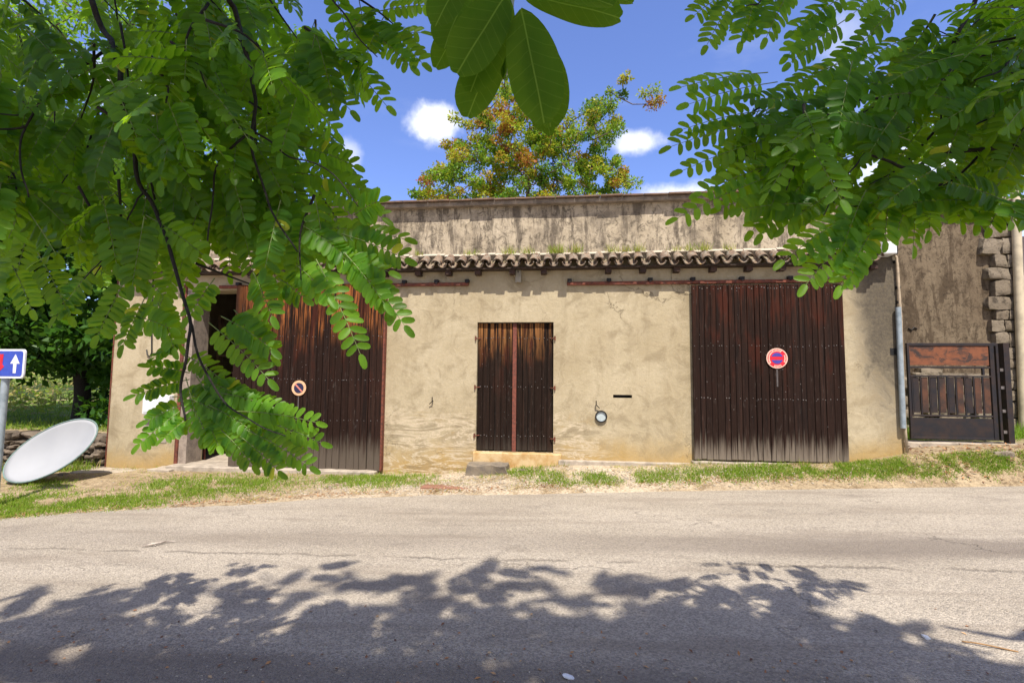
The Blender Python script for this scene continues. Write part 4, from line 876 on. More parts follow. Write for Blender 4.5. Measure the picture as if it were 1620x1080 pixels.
LP = [(-200, -300), (660, -300), (690, -20), (668, 40), (640, 70), (655, 115), (610, 105), (618, 160), (560, 172), (535, 150), (540, 215), (560, 262), (600, 330), (640, 378), (625, 440), (600, 500), (570, 545), (540, 480), (505, 470), (400, 500), (370, 460), (320, 470), (300, 560), (330, 600), (420, 640), (500, 680), (500, 712), (430, 745), (340, 710), (300, 700), (220, 700), (215, 650), (230, 590), (270, 560), (230, 540), (190, 545), (140, 520), (90, 470), (60, 500), (-40, 470), (-200, 500)]
lv, st, tw = Leaves(), MB(), MB()
def rand_shoots(lv, st, tw, poly, n, dlo, dhi, fl, ll, dirfun, tint, nf=(5, 8), holes=(), reach=(90, 170)):
    xs = [p[0] for p in poly]; ys = [p[1] for p in poly]; c_ = 0; guard = 0
    while c_ < n and guard < n*60:
        guard += 1; x = random.uniform(min(xs), max(xs)); y = random.uniform(max(-120, min(ys)), max(ys))
        if not in_poly(x, y, poly): continue
        dx, dy = dirfun(x, y); ln = random.uniform(*reach); d = random.uniform(dlo, dhi)
        x1, y1 = x+dx*ln, y+dy*ln
        if not in_poly(x1, y1, poly): continue
        shoot(lv, st, tw, at_depth(x, y, d), at_depth(x1, y1, d+random.uniform(-.12, .12)), random.randint(*nf), fl, poly, ll, tint+random.uniform(-.15, .15), holes); c_ += 1
def dirL(x, y): a = R(random.uniform(15, 105)); return math.cos(a), math.sin(a)
def dirR(x, y): a = R(random.uniform(95, 195)); return math.cos(a), math.sin(a)
upL = [(-160, -300), (655, -300), (655, 60), (600, 115), (605, 150), (545, 165), (528, 195), (545, 240), (580, 320), (620, 370), (600, 440), (560, 470), (500, 455), (440, 480), (390, 440), (340, 430), (300, 440), (250, 440), (200, 480), (150, 455), (60, 450), (-60, 440), (-160, 440)]
rand_shoots(lv, st, tw, upL, 34, 1.15, 1.5, .175, .037, dirL, .5)
rand_shoots(lv, st, tw, upL, 36, 1.5, 2.0, .19, .038, dirL, .5)
rand_shoots(lv, st, tw, upL, 16, 2.0, 2.6, .20, .040, dirL, .55)
# leaves that draw the outer edge
edgeL = [((560, 60), (665, 52), 1.35), ((590, 20), (690, 8), 1.35), ((600, 40), (668, 100), 1.3), ((560, 30), (650, 105), 1.3), ((520, 70), (612, 168), 1.3), ((470, 60), (600, 130), 1.3), ((440, 110), (530, 210), 1.25), ((460, 90), (555, 175), 1.28),
 ((470, 230), (560, 262), 1.35), ((450, 270), (575, 300), 1.33), ((500, 290), (605, 345), 1.32), ((500, 360), (640, 378), 1.25), ((540, 370), (640, 410), 1.22), ((500, 400), (615, 430), 1.22), ((545, 400), (608, 480), 1.2), ((560, 410), (640, 515), 1.2), ((500, 410), (570, 560), 1.18), ((470, 420), (520, 470), 1.2), ((560, 340), (600, 318), 1.22),
 ((350, 500), (430, 552), 1.22), ((330, 510), (425, 600), 1.22), ((370, 490), (430, 560), 1.25), ((290, 560), (350, 600), 1.25), ((400, 430), (430, 500), 1.2), ((340, 440), (300, 500), 1.25), ((440, 440), (480, 470), 1.22),
 ((300, 600), (215, 625), 1.28), ((285, 650), (222, 702), 1.25), ((290, 640), (235, 665), 1.27), ((300, 660), (262, 690), 1.25), ((300, 590), (240, 580), 1.28), ((290, 540), (245, 565), 1.3),
 ((320, 600), (420, 650), 1.22), ((340, 620), (450, 650), 1.2), ((370, 650), (500, 668), 1.16), ((390, 660), (508, 700), 1.16), ((390, 680), (490, 738), 1.15), ((380, 690), (440, 745), 1.15), ((350, 680), (400, 735), 1.17), ((330, 670), (345, 705), 1.2), ((310, 650), (330, 700), 1.22), ((330, 640), (410, 690), 1.2), ((300, 630), (370, 670), 1.23), ((310, 610), (380, 625), 1.25),
 ((150, 420), (90, 500), 1.35), ((60, 400), (110, 500), 1.35), ((200, 440), (155, 530), 1.33), ((230, 470), (195, 545), 1.32), ((250, 480), (275, 550), 1.3), ((180, 400), (260, 470), 1.3), ((20, 420), (50, 490), 1.35), ((0, 400), (-10, 480), 1.35), ((210, 500), (270, 520), 1.3)]
for a, b_, d in edgeL: frond_px(lv, st, a, b_, d+.05, d, pairs=(10 if math.hypot(a[0]-b_[0], a[1]-b_[1]) > 110 else 9 if math.hypot(a[0]-b_[0], a[1]-b_[1]) > 75 else 7)+(a[1] >= 540), ll=.029 if a[1] >= 540 else .036, tint=random.uniform(.35, .85))
# dense lower spray
low = [(215, 600), (300, 560), (350, 590), (505, 670), (500, 715), (430, 745), (335, 712), (290, 690), (218, 700)]
for i in range(18):
    while True:
        x, y = random.uniform(270, 450), random.uniform(590, 700)
        if in_poly(x, y, low): break
    a = R(random.uniform(-30, 110)); ln = random.uniform(60, 110); x1, y1 = x+math.cos(a)*ln, y+math.sin(a)*ln
    if in_poly(x1, y1, low): frond_px(lv, st, (x, y), (x1, y1), 1.30, 1.25, pairs=8, ll=.027, tint=random.uniform(.3, .8))
# fill in the middle of the mass near its branches
for i in range(70):
    x, y = random.uniform(0, 560), random.uniform(20, 460); a = R(random.uniform(20, 120)); x1, y1 = x+math.cos(a)*110, y+math.sin(a)*110
    if in_poly(x1, y1, LP): d = random.uniform(1.2, 1.6); frond_px(lv, st, (x, y), (x1, y1), d, d-.04, pairs=9, ll=.038, tint=random.uniform(.2, .8))

for i in range(34):
    x, y = random.uniform(270, 430), random.uniform(270, 370); a = R(random.uniform(30, 110)); d = random.uniform(1.35, 1.7); frond_px(lv, st, (x, y), (x+math.cos(a)*100, y+math.sin(a)*100), d, d-.04, pairs=9, ll=.037, tint=random.uniform(.2, .8))
# leaves out of sight above that cast the dappled shade on the near half of the road
shade = [[(-60, 940), (150, 915), (330, 925), (420, 905), (560, 890), (800, 885), (1060, 900), (1240, 935), (1350, 950), (1330, 985), (1180, 1000), (1300, 1030), (1500, 1035), (1660, 1050), (1660, 1200), (-60, 1200)]]
gaps = [(255, 972, 80, 13), (330, 1000, 130, 12), (690, 1020, 62, 14), (945, 1013, 60, 9), (850, 968, 110, 8), (60, 1045, 90, 9), (560, 945, 60, 9), (420, 955, 55, 7), (1190, 968, 55, 10), (640, 1072, 60, 8), (1290, 1003, 120, 9), (1160, 1057, 50, 7), (120, 925, 70, 6), (30, 960, 50, 6), (1000, 940, 60, 7), (1420, 1010, 90, 10)]
def hits(px, py): return any(in_poly(px, py, s_) for s_ in shade) and not any(((px-g_[0])/g_[2])**2+((py-g_[1])/g_[3])**2 < 1 for g_ in gaps)
slv, sst = Leaves(), MB(); srl = Leaves(); srs = MB(); cnt = 0; g_ = 0
while cnt < 700 and g_ < 60000:
    g_ += 1; px, py = random.uniform(-60, 1680), random.triangular(880, 1200, 1000)
    if not hits(px, py): continue
    gp_ = at_road(px, py); hgt = random.uniform(5.0, 10.5); p = gp_+SUN*(hgt/SUN.z)
    d = (rv()+Vector((0, 0, -.3))); d.normalize(); q = p+d*.3
    u_ = project(p)
    if u_[2] > 0 and -80 < u_[0] < 1700 and u_[1] > -60: continue
    e = q-SUN*((q.z-gp_.z)/SUN.z); ue = project(e)
    if not hits(ue[0], ue[1]): continue
    lv2, s2 = (slv, sst) if p.x < .9 else (srl, srs)
    frond(lv2, s2, p, q, Vector((0, 0, 1))+rv()*.5, pairs=6, ll=.085, lw=.66, tint=random.uniform(.2, .8)); cnt += 1
def shade_fronds(src, lv2, s2, n, lo=.7, hi=3.4, clump=True):  # unseen fronds added sunward of the visible leaves to shade them
    c_ = 0; g_ = 0
    while c_ < n and g_ < n*30:
        g_ += 1; p = Vector(random.choice(src))
        if clump and mn.noise(p*2.6) < .02: continue
        p = p+SUN*random.uniform(lo, hi)+rv()*.06; u_ = project(p)
        if u_[2] > .05 and -90 < u_[0] < 1710 and u_[1] > -70: continue
        if p.z < 1.9: continue
        d = rv()+Vector((0, 0, -.3)); d.normalize(); frond(lv2, s2, p-d*.1, p+d*.1, Vector((0, 0, 1))+rv()*.5, pairs=6, ll=.05, lw=.6, tint=random.uniform(.2, .8)); c_ += 1
shade_fronds(lv.o, slv, sst, 130)
topl = [o_ for o_ in lv.o if project(o_)[0] < 330 and project(o_)[1] < 260]
shade_fronds(topl, slv, sst, 110, .6, 3.0, False)
shade_fronds([at_depth(790, y_, .26) for y_ in (-20, 30, 60, 90, 130, 160)]+[at_depth(900, 20, .26), at_depth(730, 60, .26), at_depth(850, 120, .26)], slv, sst, 22, .3, 2.5, False)
for _ in range(60):  # more unseen fronds, added so their shade hides the limb shadow on the road
    g2 = at_road(random.uniform(1270, 1470), random.uniform(985, 1070)); p = g2+SUN*random.uniform(5, 7); frond(srl, srs, p, p+(rv()*Vector((1, 1, .5))).normalized()*.26, Vector((0, 0, 1))+rv()*.5, pairs=6, ll=.07, lw=.6, tint=.5)
slv.mesh('upper_shade_crown', M['leaf'], ltree); sst.build('upper_shade_stalks', M['rachis'], ltree)  # unseen upper leaves, including the fronds added for shade
k = MB(); k.tube(catmull([(2.72, -9.25, 2.9), tuple(at_road(1720, 1034)+SUN*4.6), tuple(at_road(1600, 1010)+SUN*4.8), tuple(at_road(1490, 990)+SUN*4.9)], 5), [.045]*5+[.035]*5+[.025]*3+[.015]*3, 8); k.build('limb', M['bark_grey'], rtree, smooth=True)
lv.mesh('crown', M['leaf'], ltree); st.build('leaf_stalks', M['rachis'], ltree, smooth=True); tw.build('twigs', M['bark'], ltree, smooth=True)

RP = [(1095, -300), (1900, -300), (1900, 340), (1640, 345), (1590, 335), (1560, 352), (1500, 352), (1460, 385), (1425, 385), (1400, 345), (1385, 395), (1335, 450), (1275, 440), (1240, 405), (1270, 375), (1215, 372), (1185, 345), (1130, 345), (1070, 350), (1075, 300), (1060, 240), (1075, 190), (1080, 140), (1140, 95), (1215, 110), (1240, 80), (1235, 60), (1115, 72)]
holesR = [(1385, 38, 52, 36), (1335, 85, 34, 34), (1310, 118, 28, 26), (1150, 100, 70, 22), (1262, 22, 22, 60), (1110, 215, 45, 7)]
lv, st, tw = Leaves(), MB(), MB()
RPi = [(1200, 120), (1300, 140), (1420, 80), (1480, -80), (1750, -100), (1750, 320), (1560, 340), (1440, 370), (1330, 400), (1230, 350), (1130, 320), (1120, 260)]
rand_shoots(lv, st, tw, RPi, 19, 1.2, 1.5, .18, .037, dirR, .45, holes=holesR)
rand_shoots(lv, st, tw, RPi, 24, 1.5, 2.0, .19, .038, dirR, .5, holes=holesR)
rand_shoots(lv, st, tw, RPi, 12, 2.0, 2.7, .20, .040, dirR, .6, holes=holesR)
edgeR = [((1215, 115), (1078, 138), 1.3), ((1230, 130), (1090, 165), 1.3), ((1225, 190), (1062, 232), 1.3), ((1210, 175), (1080, 205), 1.32), ((1240, 215), (1080, 270), 1.3), ((1260, 250), (1110, 305), 1.28), ((1250, 270), (1072, 345), 1.26), ((1240, 300), (1140, 330), 1.28), ((1290, 270), (1205, 370), 1.25), ((1260, 290), (1190, 365), 1.27), ((1320, 300), (1240, 360), 1.25),
 ((1150, -10), (1098, 25), 1.4), ((1165, -10), (1118, 72), 1.38), ((1185, -15), (1172, 66), 1.38), ((1200, -20), (1180, 50), 1.38), ((1255, -25), (1212, 60), 1.35), ((1240, -20), (1205, 45), 1.37), ((1330, 10), (1246, 88), 1.35), ((1345, -10), (1255, 50), 1.35), ((1340, 30), (1250, 100), 1.33), ((1400, -20), (1350, 22), 1.4), ((1440, -10), (1370, 45), 1.45), ((1420, 10), (1330, 110), 1.4), ((1380, 60), (1290, 130), 1.38), ((1330, 100), (1230, 150), 1.35), ((1400, 110), (1310, 150), 1.38), ((1440, 60), (1360, 100), 1.4),
 ((1380, 320), (1240, 412), 1.2), ((1370, 340), (1280, 405), 1.2), ((1390, 350), (1330, 452), 1.18), ((1350, 370), (1275, 450), 1.18), ((1370, 300), (1330, 400), 1.2), ((1395, 300), (1365, 385), 1.22), ((1380, 380), (1345, 440), 1.18), ((1450, 300), (1445, 388), 1.25), ((1475, 300), (1470, 365), 1.25), ((1500, 290), (1520, 350), 1.25), ((1440, 310), (1420, 365), 1.22), ((1560, 300), (1545, 355), 1.22), ((1590, 310), (1565, 360), 1.2), ((1610, 320), (1600, 350), 1.15), ((1640, 320), (1620, 350), 1.15), ((1405, 320), (1400, 380), 1.2), ((1330, 300), (1265, 340), 1.24)]
for a, b_, d in edgeR: frond_px(lv, st, a, b_, d+.05, d, pairs=10 if math.hypot(a[0]-b_[0], a[1]-b_[1]) > 110 else 9 if math.hypot(a[0]-b_[0], a[1]-b_[1]) > 75 else 7, ll=.036, tint=random.uniform(.35, .85))
for i in range(60):
    x, y = random.uniform(1240, 1620), random.uniform(60, 330); a = R(random.uniform(100, 200)); x1, y1 = x+math.cos(a)*110, y+math.sin(a)*110
    if in_poly(x1, y1, RPi) and not any(math.hypot((x1-h_[0])/h_[2], (y1-h_[1])/h_[3]) < 1.2 for h_ in holesR): d = random.uniform(1.2, 1.6); frond_px(lv, st, (x, y), (x1, y1), d, d-.04, pairs=9, ll=.037, tint=random.uniform(.2, .8))
shade_fronds(lv.o, srl, srs, 100)
srl.mesh('upper_shade_crown', M['leaf'], rtree); srs.build('upper_shade_stalks', M['rachis'], rtree)  # unseen right-hand leaves, with the added shading fronds among them
lv.mesh('crown', M['leaf'], rtree); st.build('leaf_stalks', M['rachis'], rtree, smooth=True); tw.build('twigs', M['bark'], rtree, smooth=True)

# the close spray hanging in front of the lens: leaflets as (base, tip, width, depth)
lv, st = Leaves(), MB()
for bx, by, tx, ty, wpx, d in ((824, 14, 862, 190, 84, .255), (838, 40, 876, 196, 76, .265), (803, -12, 722, 112, 78, .25), (806, 0, 742, 140, 70, .262), (802, 50, 735, 180, 72, .275), (745, -60, 686, 36, 58, .25), (742, -20, 700, 72, 66, .268), (738, 20, 690, 105, 44, .28), (826, -8, 985, 22, 62, .262), (822, -26, 975, -2, 56, .25), (930, -10, 1003, 0, 26, .28), (850, 120, 870, 212, 30, .29), (800, 62, 796, 122, 12, .27), (845, 150, 858, 205, 30, .3)):
    p0, p1 = at_depth(bx, by, d), at_depth(tx, ty, d-.004); lv.add(p0, p1-p0, VIEW+rv()*.28, (p1-p0).length, wpx/F*d, random.uniform(.2, .7))
k = MB(); P = catmull([at_depth(808, -420, .34), at_depth(812, -60, .29), at_depth(810, 10, .28), at_depth(805, 60, .28), at_depth(802, 118, .28)], 5); k.tube(P, .0011, 6)
rt_ = at_depth(808, -420, .34)
P = catmull([Lst3, Lst3.lerp(rt_, .5)+Vector((0, 0, .12)), rt_], 5); k2 = MB(); k2.tube(P, .004, 6); k2.build('branch', M['bark'], ltree, smooth=True)
o = lv.mesh('hanging_leaf_spray', M['leaf_big'], ltree, HI_V, HI_F, veins=True); o['label'] = 'large dark leaflets hanging close by at the top centre'
k.build('spray_stalk', simple('pale_stalk', (.30, .38, .30), .5, bump=0), ltree, smooth=True)

# ------------------------------------------------------------------ background trees
def bg_tree(name, label, T, crown_c, poly, depth0, spread, nclump, per, leaf, matl, tintf, bark, ymax=None, clr=.45, limbs=16, extra=(), trunk_r=.2, group=None):
    T = Vector(T); T.z = ground_z(T.x, T.y); v = empty(name, label, 'tree', tuple(T), group)
    cents = []; g_ = 0; xs = [p[0] for p in poly]; ys = [p[1] for p in poly]
    while len(cents) < nclump and g_ < 20000:
        g_ += 1; x, y = random.uniform(min(xs), max(xs)), random.uniform(min(ys), max(ys))
        if in_poly(x, y, poly): cents.append(at_depth(x, y, depth0+random.uniform(-spread, spread)))
    cents += [at_depth(*e) for e in extra]
    mid = at_depth(*crown_c)
    k = MB(); P = catmull([T-Vector((0, 0, .2)), T.lerp(mid, .35)+rv()*.15, T.lerp(mid, .7)+rv()*.15, mid], 5); k.tube(P, [trunk_r*(1-.75*i/(len(P)-1)) for i in range(len(P))], 10); k.build('trunk', bark, v, smooth=True)
    k = MB(); order = sorted(cents, key=lambda c_: (c_-mid).length); nodes = [(p, trunk_r*.5) for p in P[6:]]
    for c_ in order:
        best = min(nodes, key=lambda n_: (n_[0]-c_).length+(.0 if n_[0].z < c_.z+.3 else 2.0)); a = best[0]; r0 = max(.02, best[1]*.7)
        m1 = a.lerp(c_, .5)+rv()*(c_-a).length*.10-Vector((0, 0, .05)); k.tube([a, m1, c_], [r0, r0*.8, r0*.55], 5); nodes += [(m1, r0*.8), (c_, r0*.6)]
    k.build('limbs', bark, v, smooth=True)
    lv = Leaves()
    for c_ in cents:
        tb = tintf(c_); r_ = clr*random.uniform(.7, 1.25)
        for _ in range(int(per*random.uniform(.6, 1.3))):
            dv = rv()*r_*random.random()**.45; dv.z *= .75; o_ = c_+dv; dd = rv()+dv.normalized()*.5+Vector((0, 0, -.1)); nn = Vector((0, 0, 1))+rv()*.9
            lv.add(o_, dd, nn, leaf*random.uniform(.7, 1.25), leaf*.6*random.uniform(.7, 1.2), min(1, max(0, tb+random.gauss(0, .12))))
    lv.mesh('crown', matl, v, SM_V4, SM_F, smooth=False); return v
rp = [(650, 312), (668, 285), (700, 255), (705, 235), (735, 215), (748, 180), (775, 165), (790, 130), (815, 128), (850, 160), (880, 190), (905, 175), (930, 165), (962, 155), (985, 180), (975, 230), (985, 262), (1000, 290), (995, 312), (990, 330), (660, 330)]
autumn = lambda c_: (.22 if project(c_)[0] < 850 else .10)+.5*max(0, mn.noise(c_*.9)+.15)+(.42 if mn.noise(c_*2.3+Vector((4, 4, 4))) > .1 else 0)+random.uniform(-.12, .12)
ex = [(718, 185, 15), (730, 195, 15), (985, 128, 15), (992, 122, 15), (965, 145, 15), (1018, 148, 15), (1035, 143, 15), (1040, 160, 15), (1030, 165, 15), (985, 150, 15.2), (1003, 290, 15), (655, 305, 15), (705, 228, 15), (800, 118, 15)]
T0 = at_depth(835, 560, 15.0)
bg_tree('mottled_tree', 'green tree mottled orange and red rising behind the barn roof', (T0.x, T0.y, 0), (835, 300, 15), rp, 15, 1.5, 460, 105, .092, M['leaf_autumn'], autumn, M['bark_grey'], clr=.21, extra=ex, trunk_r=.22)
# extra low fill so the crown meets the roof line
dk = [(-260, 240), (60, 150), (190, 260), (205, 420), (192, 560), (185, 640), (168, 668), (148, 660), (140, 612), (100, 590), (60, 580), (0, 590), (-60, 610), (-260, 590)]
T1 = at_depth(128, 660, 11)
bg_tree('fig_tree', 'dark leafy tree with a leaning trunk standing on the terrace left of the barn', (T1.x, T1.y, 0), (110, 480, 11), dk, 11, 1.6, 300, 150, .18, M['leaf_dark'], lambda c_: .25+.5*max(0, mn.noise(c_*.9)+.3), M['bark'], clr=.5, trunk_r=.19)
fp = [(-200, -60), (300, -80), (480, 60), (500, 200), (470, 330), (440, 420), (-150, 420)]
T2 = at_depth(250, 640, 17)
bg_tree('broadleaf_tree', 'tall bright green tree behind the left end of the barn, seen through the leaves', (T2.x, T2.y, 0), (240, 300, 17), fp, 17, 2.5, 240, 90, .2, M['leaf_mid'], lambda c_: .4+.5*mn.noise(c_*.6), M['bark_grey'], clr=.8, trunk_r=.3)
for i, (px, d, lab) in enumerate(((-40, 40, 'distant round green tree at the far left beyond the grassy terrace'), (60, 55, 'farther green tree seen below the fig tree, right of the road sign'), (150, 46, 'green tree beyond the terrace close to the barn corner'))):
    T3 = at_depth(px, 600, d)
    bg_tree('distant_tree', lab, (T3.x, T3.y, 0), (px, 560, d), [(px-70, 500), (px+70, 500), (px+90, 560), (px+60, 590), (px-60, 590), (px-90, 560)], d, 2, 70, 90, .4, M['leaf_mid'], lambda c_: .3+.5*mn.noise(c_*.5), M['bark_grey'], clr=1.0, trunk_r=.25, group='distant trees on the left')

sc = Leaves()
for _ in range(5200):
    T_ = at_depth(random.uniform(-160, 190), 600, random.uniform(13, 26)); q_ = mn.noise(Vector((T_.x*.5, T_.y*.5, 1)))
    if q_ < -.1: continue
    z_ = ground_z(T_.x, T_.y); hh_ = random.random()*(.35+q_*1.1); sc.add((T_.x, T_.y, z_+hh_), rv()+Vector((0, 0, .4)), rv(), random.uniform(.10, .22), .06, random.uniform(.35, 1))
tag(sc.mesh('dry_scrub', M['grass'], None, SM_V4, SM_F, smooth=False), kind='stuff')

# ------------------------------------------------------------------ grass, straw, stones, litter
gl = Leaves(); GV = np.array([(0, -.5, 0), (0, .5, 0), (.6, .3, .0), (.6, -.3, 0), (1, .04, 0), (1, -.04, 0)], float); GF = np.array([(0, 1, 2, 3), (3, 2, 4, 5)])
def blade(x, y, h_, t, lean=.5, wid=.006):
    z = ground_z(x, y); d = Vector((random.gauss(0, lean), random.gauss(0, lean), 1)); gl.add((x, y, z-.005), d, rv()+Vector((0, -1, 0)), h_, wid, t)
green = [[(-20, 790), (140, 782), (230, 785), (260, 800), (120, 808), (-20, 822)], [(215, 765), (300, 757), (380, 752), (470, 757), (475, 768), (400, 778), (300, 790), (230, 785)], [(505, 755), (600, 752), (690, 757), (640, 768), (520, 770)], [(840, 757), (900, 752), (1050, 750), (1200, 738), (1450, 732), (1620, 722), (1640, 750), (1500, 757), (1250, 757), (1000, 766), (880, 768)], [(790, 745), (850, 742), (860, 752), (800, 755)], [(30, 765), (100, 762), (110, 772), (40, 778)]]
wts = [1.2, 1.0, .7, 3.6, .3, .3]
def ray_ground(px, py):
    v = at_depth(px, py, 1)-CAM; t = 3.0; last = None
    for _ in range(90):
        p = CAM+v*t
        if p.z <= ground_z(p.x, p.y): break
        t += .09
    return p
for poly, w_ in zip(green, wts):
    xs = [p[0] for p in poly]; ys = [p[1] for p in poly]
    for _ in range(int(4200*w_)):
        x, y = random.uniform(min(xs)-30, max(xs)+30), random.uniform(min(ys)-7, max(ys)+7)
        if not in_poly(x+random.gauss(0, 16), y+random.gauss(0, 4), poly): continue
        p = ray_ground(x, y)
        if p.y > -.12 or mn.noise(p*2.2)+.5*mn.noise(p*6) < -.28: continue
        for _k in range(5): blade(p.x+random.gauss(0, .035), p.y+random.gauss(0, .035), random.uniform(.02, .07), random.triangular(0, .68, .3), .55, .008)
for _ in range(16000):
    x = random.uniform(-9.0, 9.2); e_ = interp(x, edge); y = random.uniform(e_-.02, -.1)
    q = mn.noise(Vector((x*1.4, y*2.4, 7)))
    if q < -.05: continue
    if random.random() < .35: blade(x, y, random.uniform(.015, .05), random.uniform(.05, .6), .7)
    else: blade(x, y, random.uniform(.04, .13), random.uniform(.6, 1), 2.6, .005)
for _ in range(9000):                                     # terrace grass behind the rubble wall
    x = XL-random.random()**1.2*7; y = .6+random.random()**1.6*14; blade(x, y, random.uniform(.06, .16), random.uniform(.0, .6), .5, .012)
for _ in range(1800):
    x = random.uniform(XR+.1, XR+3.2); y = random.uniform(.9, 2.1); blade(x, y, random.uniform(.08, .28), random.uniform(.0, .35), .5, .01)
for _ in range(1500):
    x = XL-random.random()*4.5; blade(x, random.uniform(-.35, -.12), random.uniform(.06, .26), random.uniform(.05, .75), .45, .01)
for _ in range(900):                                      # weeds hugging the wall foot
    x = random.uniform(XL, XR); y = -random.random()*.1-.1
    if mn.noise(Vector((x*1.7, 0, 2))) > .05: blade(x, y, random.uniform(.04, .12), random.uniform(.1, .8), .5)
tag(gl.mesh('grass', M['grass'], None, GV, GF, smooth=False), kind='stuff')
gm = stone_mat('gravel_stones', (.30, .25, .19), (.46, .41, .33), (.20, .16, .12)); 
gv = []; gf = []; gtn = []; ico = [Vector(v_) for v_ in ((1, 0, 0), (-1, 0, 0), (0, 1, 0), (0, -1, 0), (0, 0, 1), (0, 0, -1), (.6, .6, .5), (-.6, .6, .5), (.6, -.6, .5), (-.6, -.6, .5))]
bm = bmesh.new(); bmesh.ops.create_icosphere(bm, subdivisions=1, radius=1); IV = np.array([v_.co[:] for v_ in bm.verts]); IF = np.array([[w_.index for w_ in f.verts] for f in bm.faces]); bm.free()
Vs = []; Fs = []; Ts = []; nb = 0
def pebble(x, y, z, r_):
    global nb
    q = IV*(1+rng.uniform(-.22, .22, size=(len(IV), 1)))*np.array([r_*random.uniform(.8, 1.4), r_*random.uniform(.8, 1.4), r_*random.uniform(.45, .8)])+np.array([x, y, z]); Vs.append(q); Fs.append(IF+nb); nb += len(IV); Ts.extend([random.random()]*len(IV))
for _ in range(3600):
    x = random.gauss(-.6, 2.2) if random.random() < .8 else random.uniform(-9, 9); e_ = interp(x, edge); y = random.triangular(e_-.18, -.15, e_+.25); pebble(x, y, max(ground_z(x, y), road_z(x))+.002, random.uniform(.004, .017))
for _ in range(1200):
    x = random.uniform(-6, 7); y = -5.0-abs(random.gauss(0, .45)); pebble(x, y, max(ground_z(x, y), road_z(x))+.001, random.uniform(.002, .007))
for _ in range(900):
    x = random.uniform(-8, 8); y = random.uniform(-5, -2); pebble(x, y, road_z(x)+.001, random.uniform(.002, .006))
tag(mesh_obj('gravel', np.vstack(Vs), np.vstack(Fs), gm, tint=Ts), kind='stuff')
for_edge = 2600
# fallen leaf litter, brown and orange, along the road edge and wall foot
ll_ = Leaves()
for _ in range(2600):
    x = random.uniform(-9, 9); e_ = interp(x, edge); y = random.choice((e_+random.gauss(.08, .1), random.uniform(e_, -.1), -5.3+random.gauss(0, .3))); z = max(ground_z(x, y), road_z(x))+.006
    ll_.add((x, y, z), rv()*Vector((1, 1, .15)), Vector((0, 0, 1))+rv()*.3, random.uniform(.015, .04), random.uniform(.008, .02), random.random())
for _ in range(420):
    x = random.uniform(XR, XR+2.4); y = random.uniform(-.5, .45); ll_.add((x, y, ground_z(x, y)+random.uniform(.0, .02)), rv()*Vector((1, 1, .3)), rv()*.5+Vector((0, 0, 1)), random.uniform(.03, .09), random.uniform(.01, .035), random.random())
for _ in range(for_edge):
    x = random.uniform(-7, 9.2); e_ = interp(x, edge); y = e_+random.gauss(.05, .055)
    if mn.noise(Vector((x*2, 0, 8))) < -.12: continue
    ll_.add((x, y, max(ground_z(x, y), road_z(x))+.006), rv()*Vector((1, .4, .15)), Vector((0, 0, 1))+rv()*.3, random.uniform(.02, .05), random.uniform(.006, .014), random.uniform(.3, .8))
m, N, b = mat('dead_leaf'); N.put(b.inputs['Base Color'], N.ramp(N.attr('tint'), [(0, (.10, .045, .025)), (.4, (.28, .12, .05)), (.75, (.45, .22, .08)), (1, (.5, .38, .22))])); b.inputs['Roughness'].default_value = .8
tag(ll_.mesh('leaf_litter', m, None, SM_V4, SM_F, smooth=False), kind='stuff')
# weeds on the tiled ledge
wp = [(662, 392, .6), (752, 400, .5), (806, 388, 1), (835, 388, 1), (876, 386, 1.4), (884, 388, 1.2), (912, 388, 1.5), (968, 392, 1), (990, 395, .8), (1012, 391, 1), (1070, 398, .6), (1088, 393, .9), (1115, 393, 1.2), (1152, 396, .7), (740, 400, .5)]
places = ['at the leaf-covered left end', 'above the right end of the left rail', 'above the grey junction box', 'just right of the junction box', 'tall and yellow, right of the middle door', 'beside the tallest yellow one', 'arching long stem at the middle', 'pale, over the start of the right rail', 'sparse, near the right rail start', 'yellowish, over the long wall rail', 'tiny, left of the right sliding door', 'upright, above the right door edge', 'greener and bushier, over the right sliding door', 'faint, over the middle of the right sliding door', 'tiny, on the left part of the ledge']
for (px, py, s_), pl_ in zip(wp, places):
    q = at_y(px, 400, -.07); L_w = Leaves()
    for _ in range(int(40*s_)):
        L_w.add((q.x+random.gauss(0, .05), -.07+random.gauss(0, .02), zb_+.08), Vector((random.gauss(0, .45), random.gauss(-.1, .3), 1)), rv()+Vector((0, -1, 0)), random.uniform(.06, .17)*s_**.4, .008, random.uniform(.4, .75))
    o = L_w.mesh('weed_tuft', M['grass'], None, GV, GF, smooth=False); tag(o, 'dry weeds on the tiled ledge, '+pl_, 'weed', 'weeds growing on the tiled ledge')
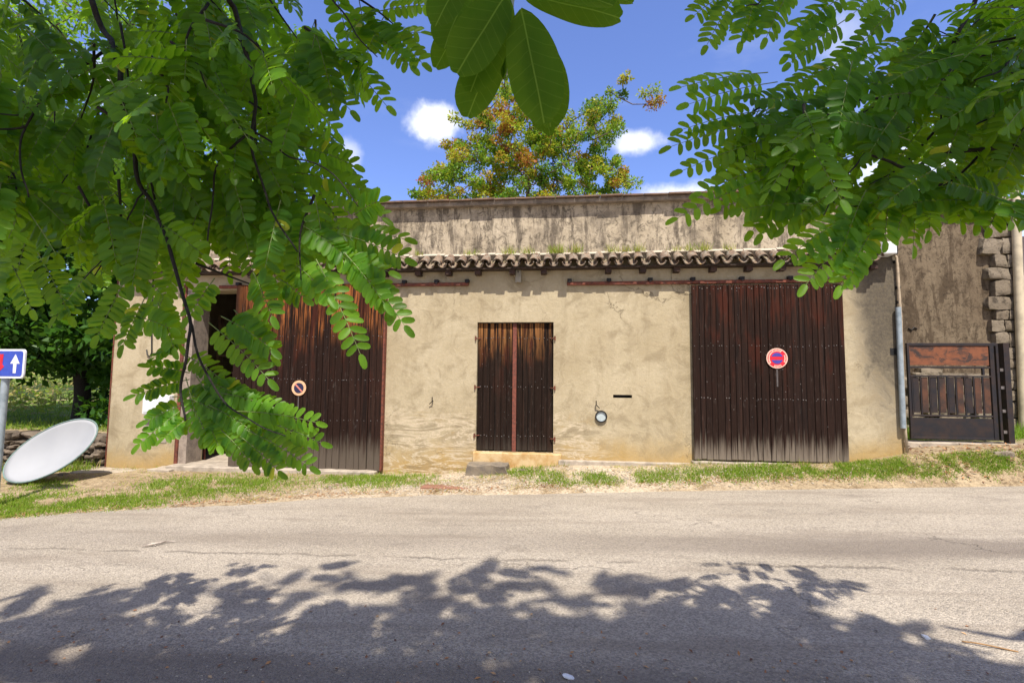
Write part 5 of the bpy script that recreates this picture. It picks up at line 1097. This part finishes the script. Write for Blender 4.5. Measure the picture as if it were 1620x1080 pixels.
# loose things
q = ray_ground(705, 773); o = rough_block('terracotta_slab', q.x-.34, q.x+.33, q.y-.10, q.y+.12, q.z+.005, q.z+.04, M['board'], None, amp=.008, seed=31); tag(o, 'thin reddish terracotta slab lying on the gravel verge in front of the wall', 'slab')
q = at_road(250, 862); k = MB(); k.tube(catmull([(q.x-.09, q.y-.09, q.z+.012), (q.x-.02, q.y-.02, q.z+.02), (q.x+.05, q.y+.07, q.z+.018), (q.x+.11, q.y+.10, q.z+.012)], 4), [.003, .006, .009, .012, .011, .009, .01, .008, .006, .006, .004, .003, .002], 6); k.tube([(q.x-.03, q.y-.02, q.z+.015), (q.x+.02, q.y-.05, q.z+.012)], .004, 5); o = k.build('dry_twig', simple('bleached_twig', (.46, .40, .34), .8, col2=(.12, .09, .07)), smooth=True); tag(o, 'small forked pale twig lying on the sunlit road at the left', 'twig')
q = at_road(899, 1072); mb = MB(); rock(mb, (q.x, q.y, q.z+.008), (.026, .016, .009), 4.2, boxy=.1, boxy_skew=2); o = mb.build('paper_scrap', M['white']); tag(o, 'crumpled white scrap of paper on the shaded road at the bottom centre', 'litter')
q = at_road(1465, 1009); mb = MB(); rock(mb, (q.x, q.y, q.z+.006), (.014, .02, .008), 9.2); o = mb.build('paper_scrap', M['white']); tag(o, 'tiny white scrap on the sunlit road at the lower right', 'litter')
q = at_road(1560, 1022); k = MB(); k.tube(catmull([(q.x-.10, q.y+.03, q.z+.006), (q.x-.02, q.y, q.z+.012), (q.x+.12, q.y-.05, q.z+.006)], 4), .0045, 5); o = k.build('dry_twig', simple('orange_twig', (.34, .20, .09), .8), smooth=True); tag(o, 'thin brown twig on the shaded road at the lower right', 'twig')
q = ray_ground(1584, 722); mb = MB(); rock(mb, (q.x, q.y, q.z+.03), (.13, .07, .045), 14.2, 1.0); o = mb.build('pale_stone', M['quoin'], smooth=True, sharp=True); tag(o, 'pale flat stone lying on the verge in front of the gate', 'stone')
for px, py, s_, lab in ((100, 752, .06, 'small stone beside the foot of the satellite dish'), (826, 746, .05, 'small white stone in the grass right of the step')):
    q = ray_ground(px, py); mb = MB(); rock(mb, (q.x, q.y, q.z+s_*.3), (s_, s_*.7, s_*.5), px*.1, .8); tag(mb.build('stone', M['quoin'], smooth=True, sharp=True), lab, 'stone')
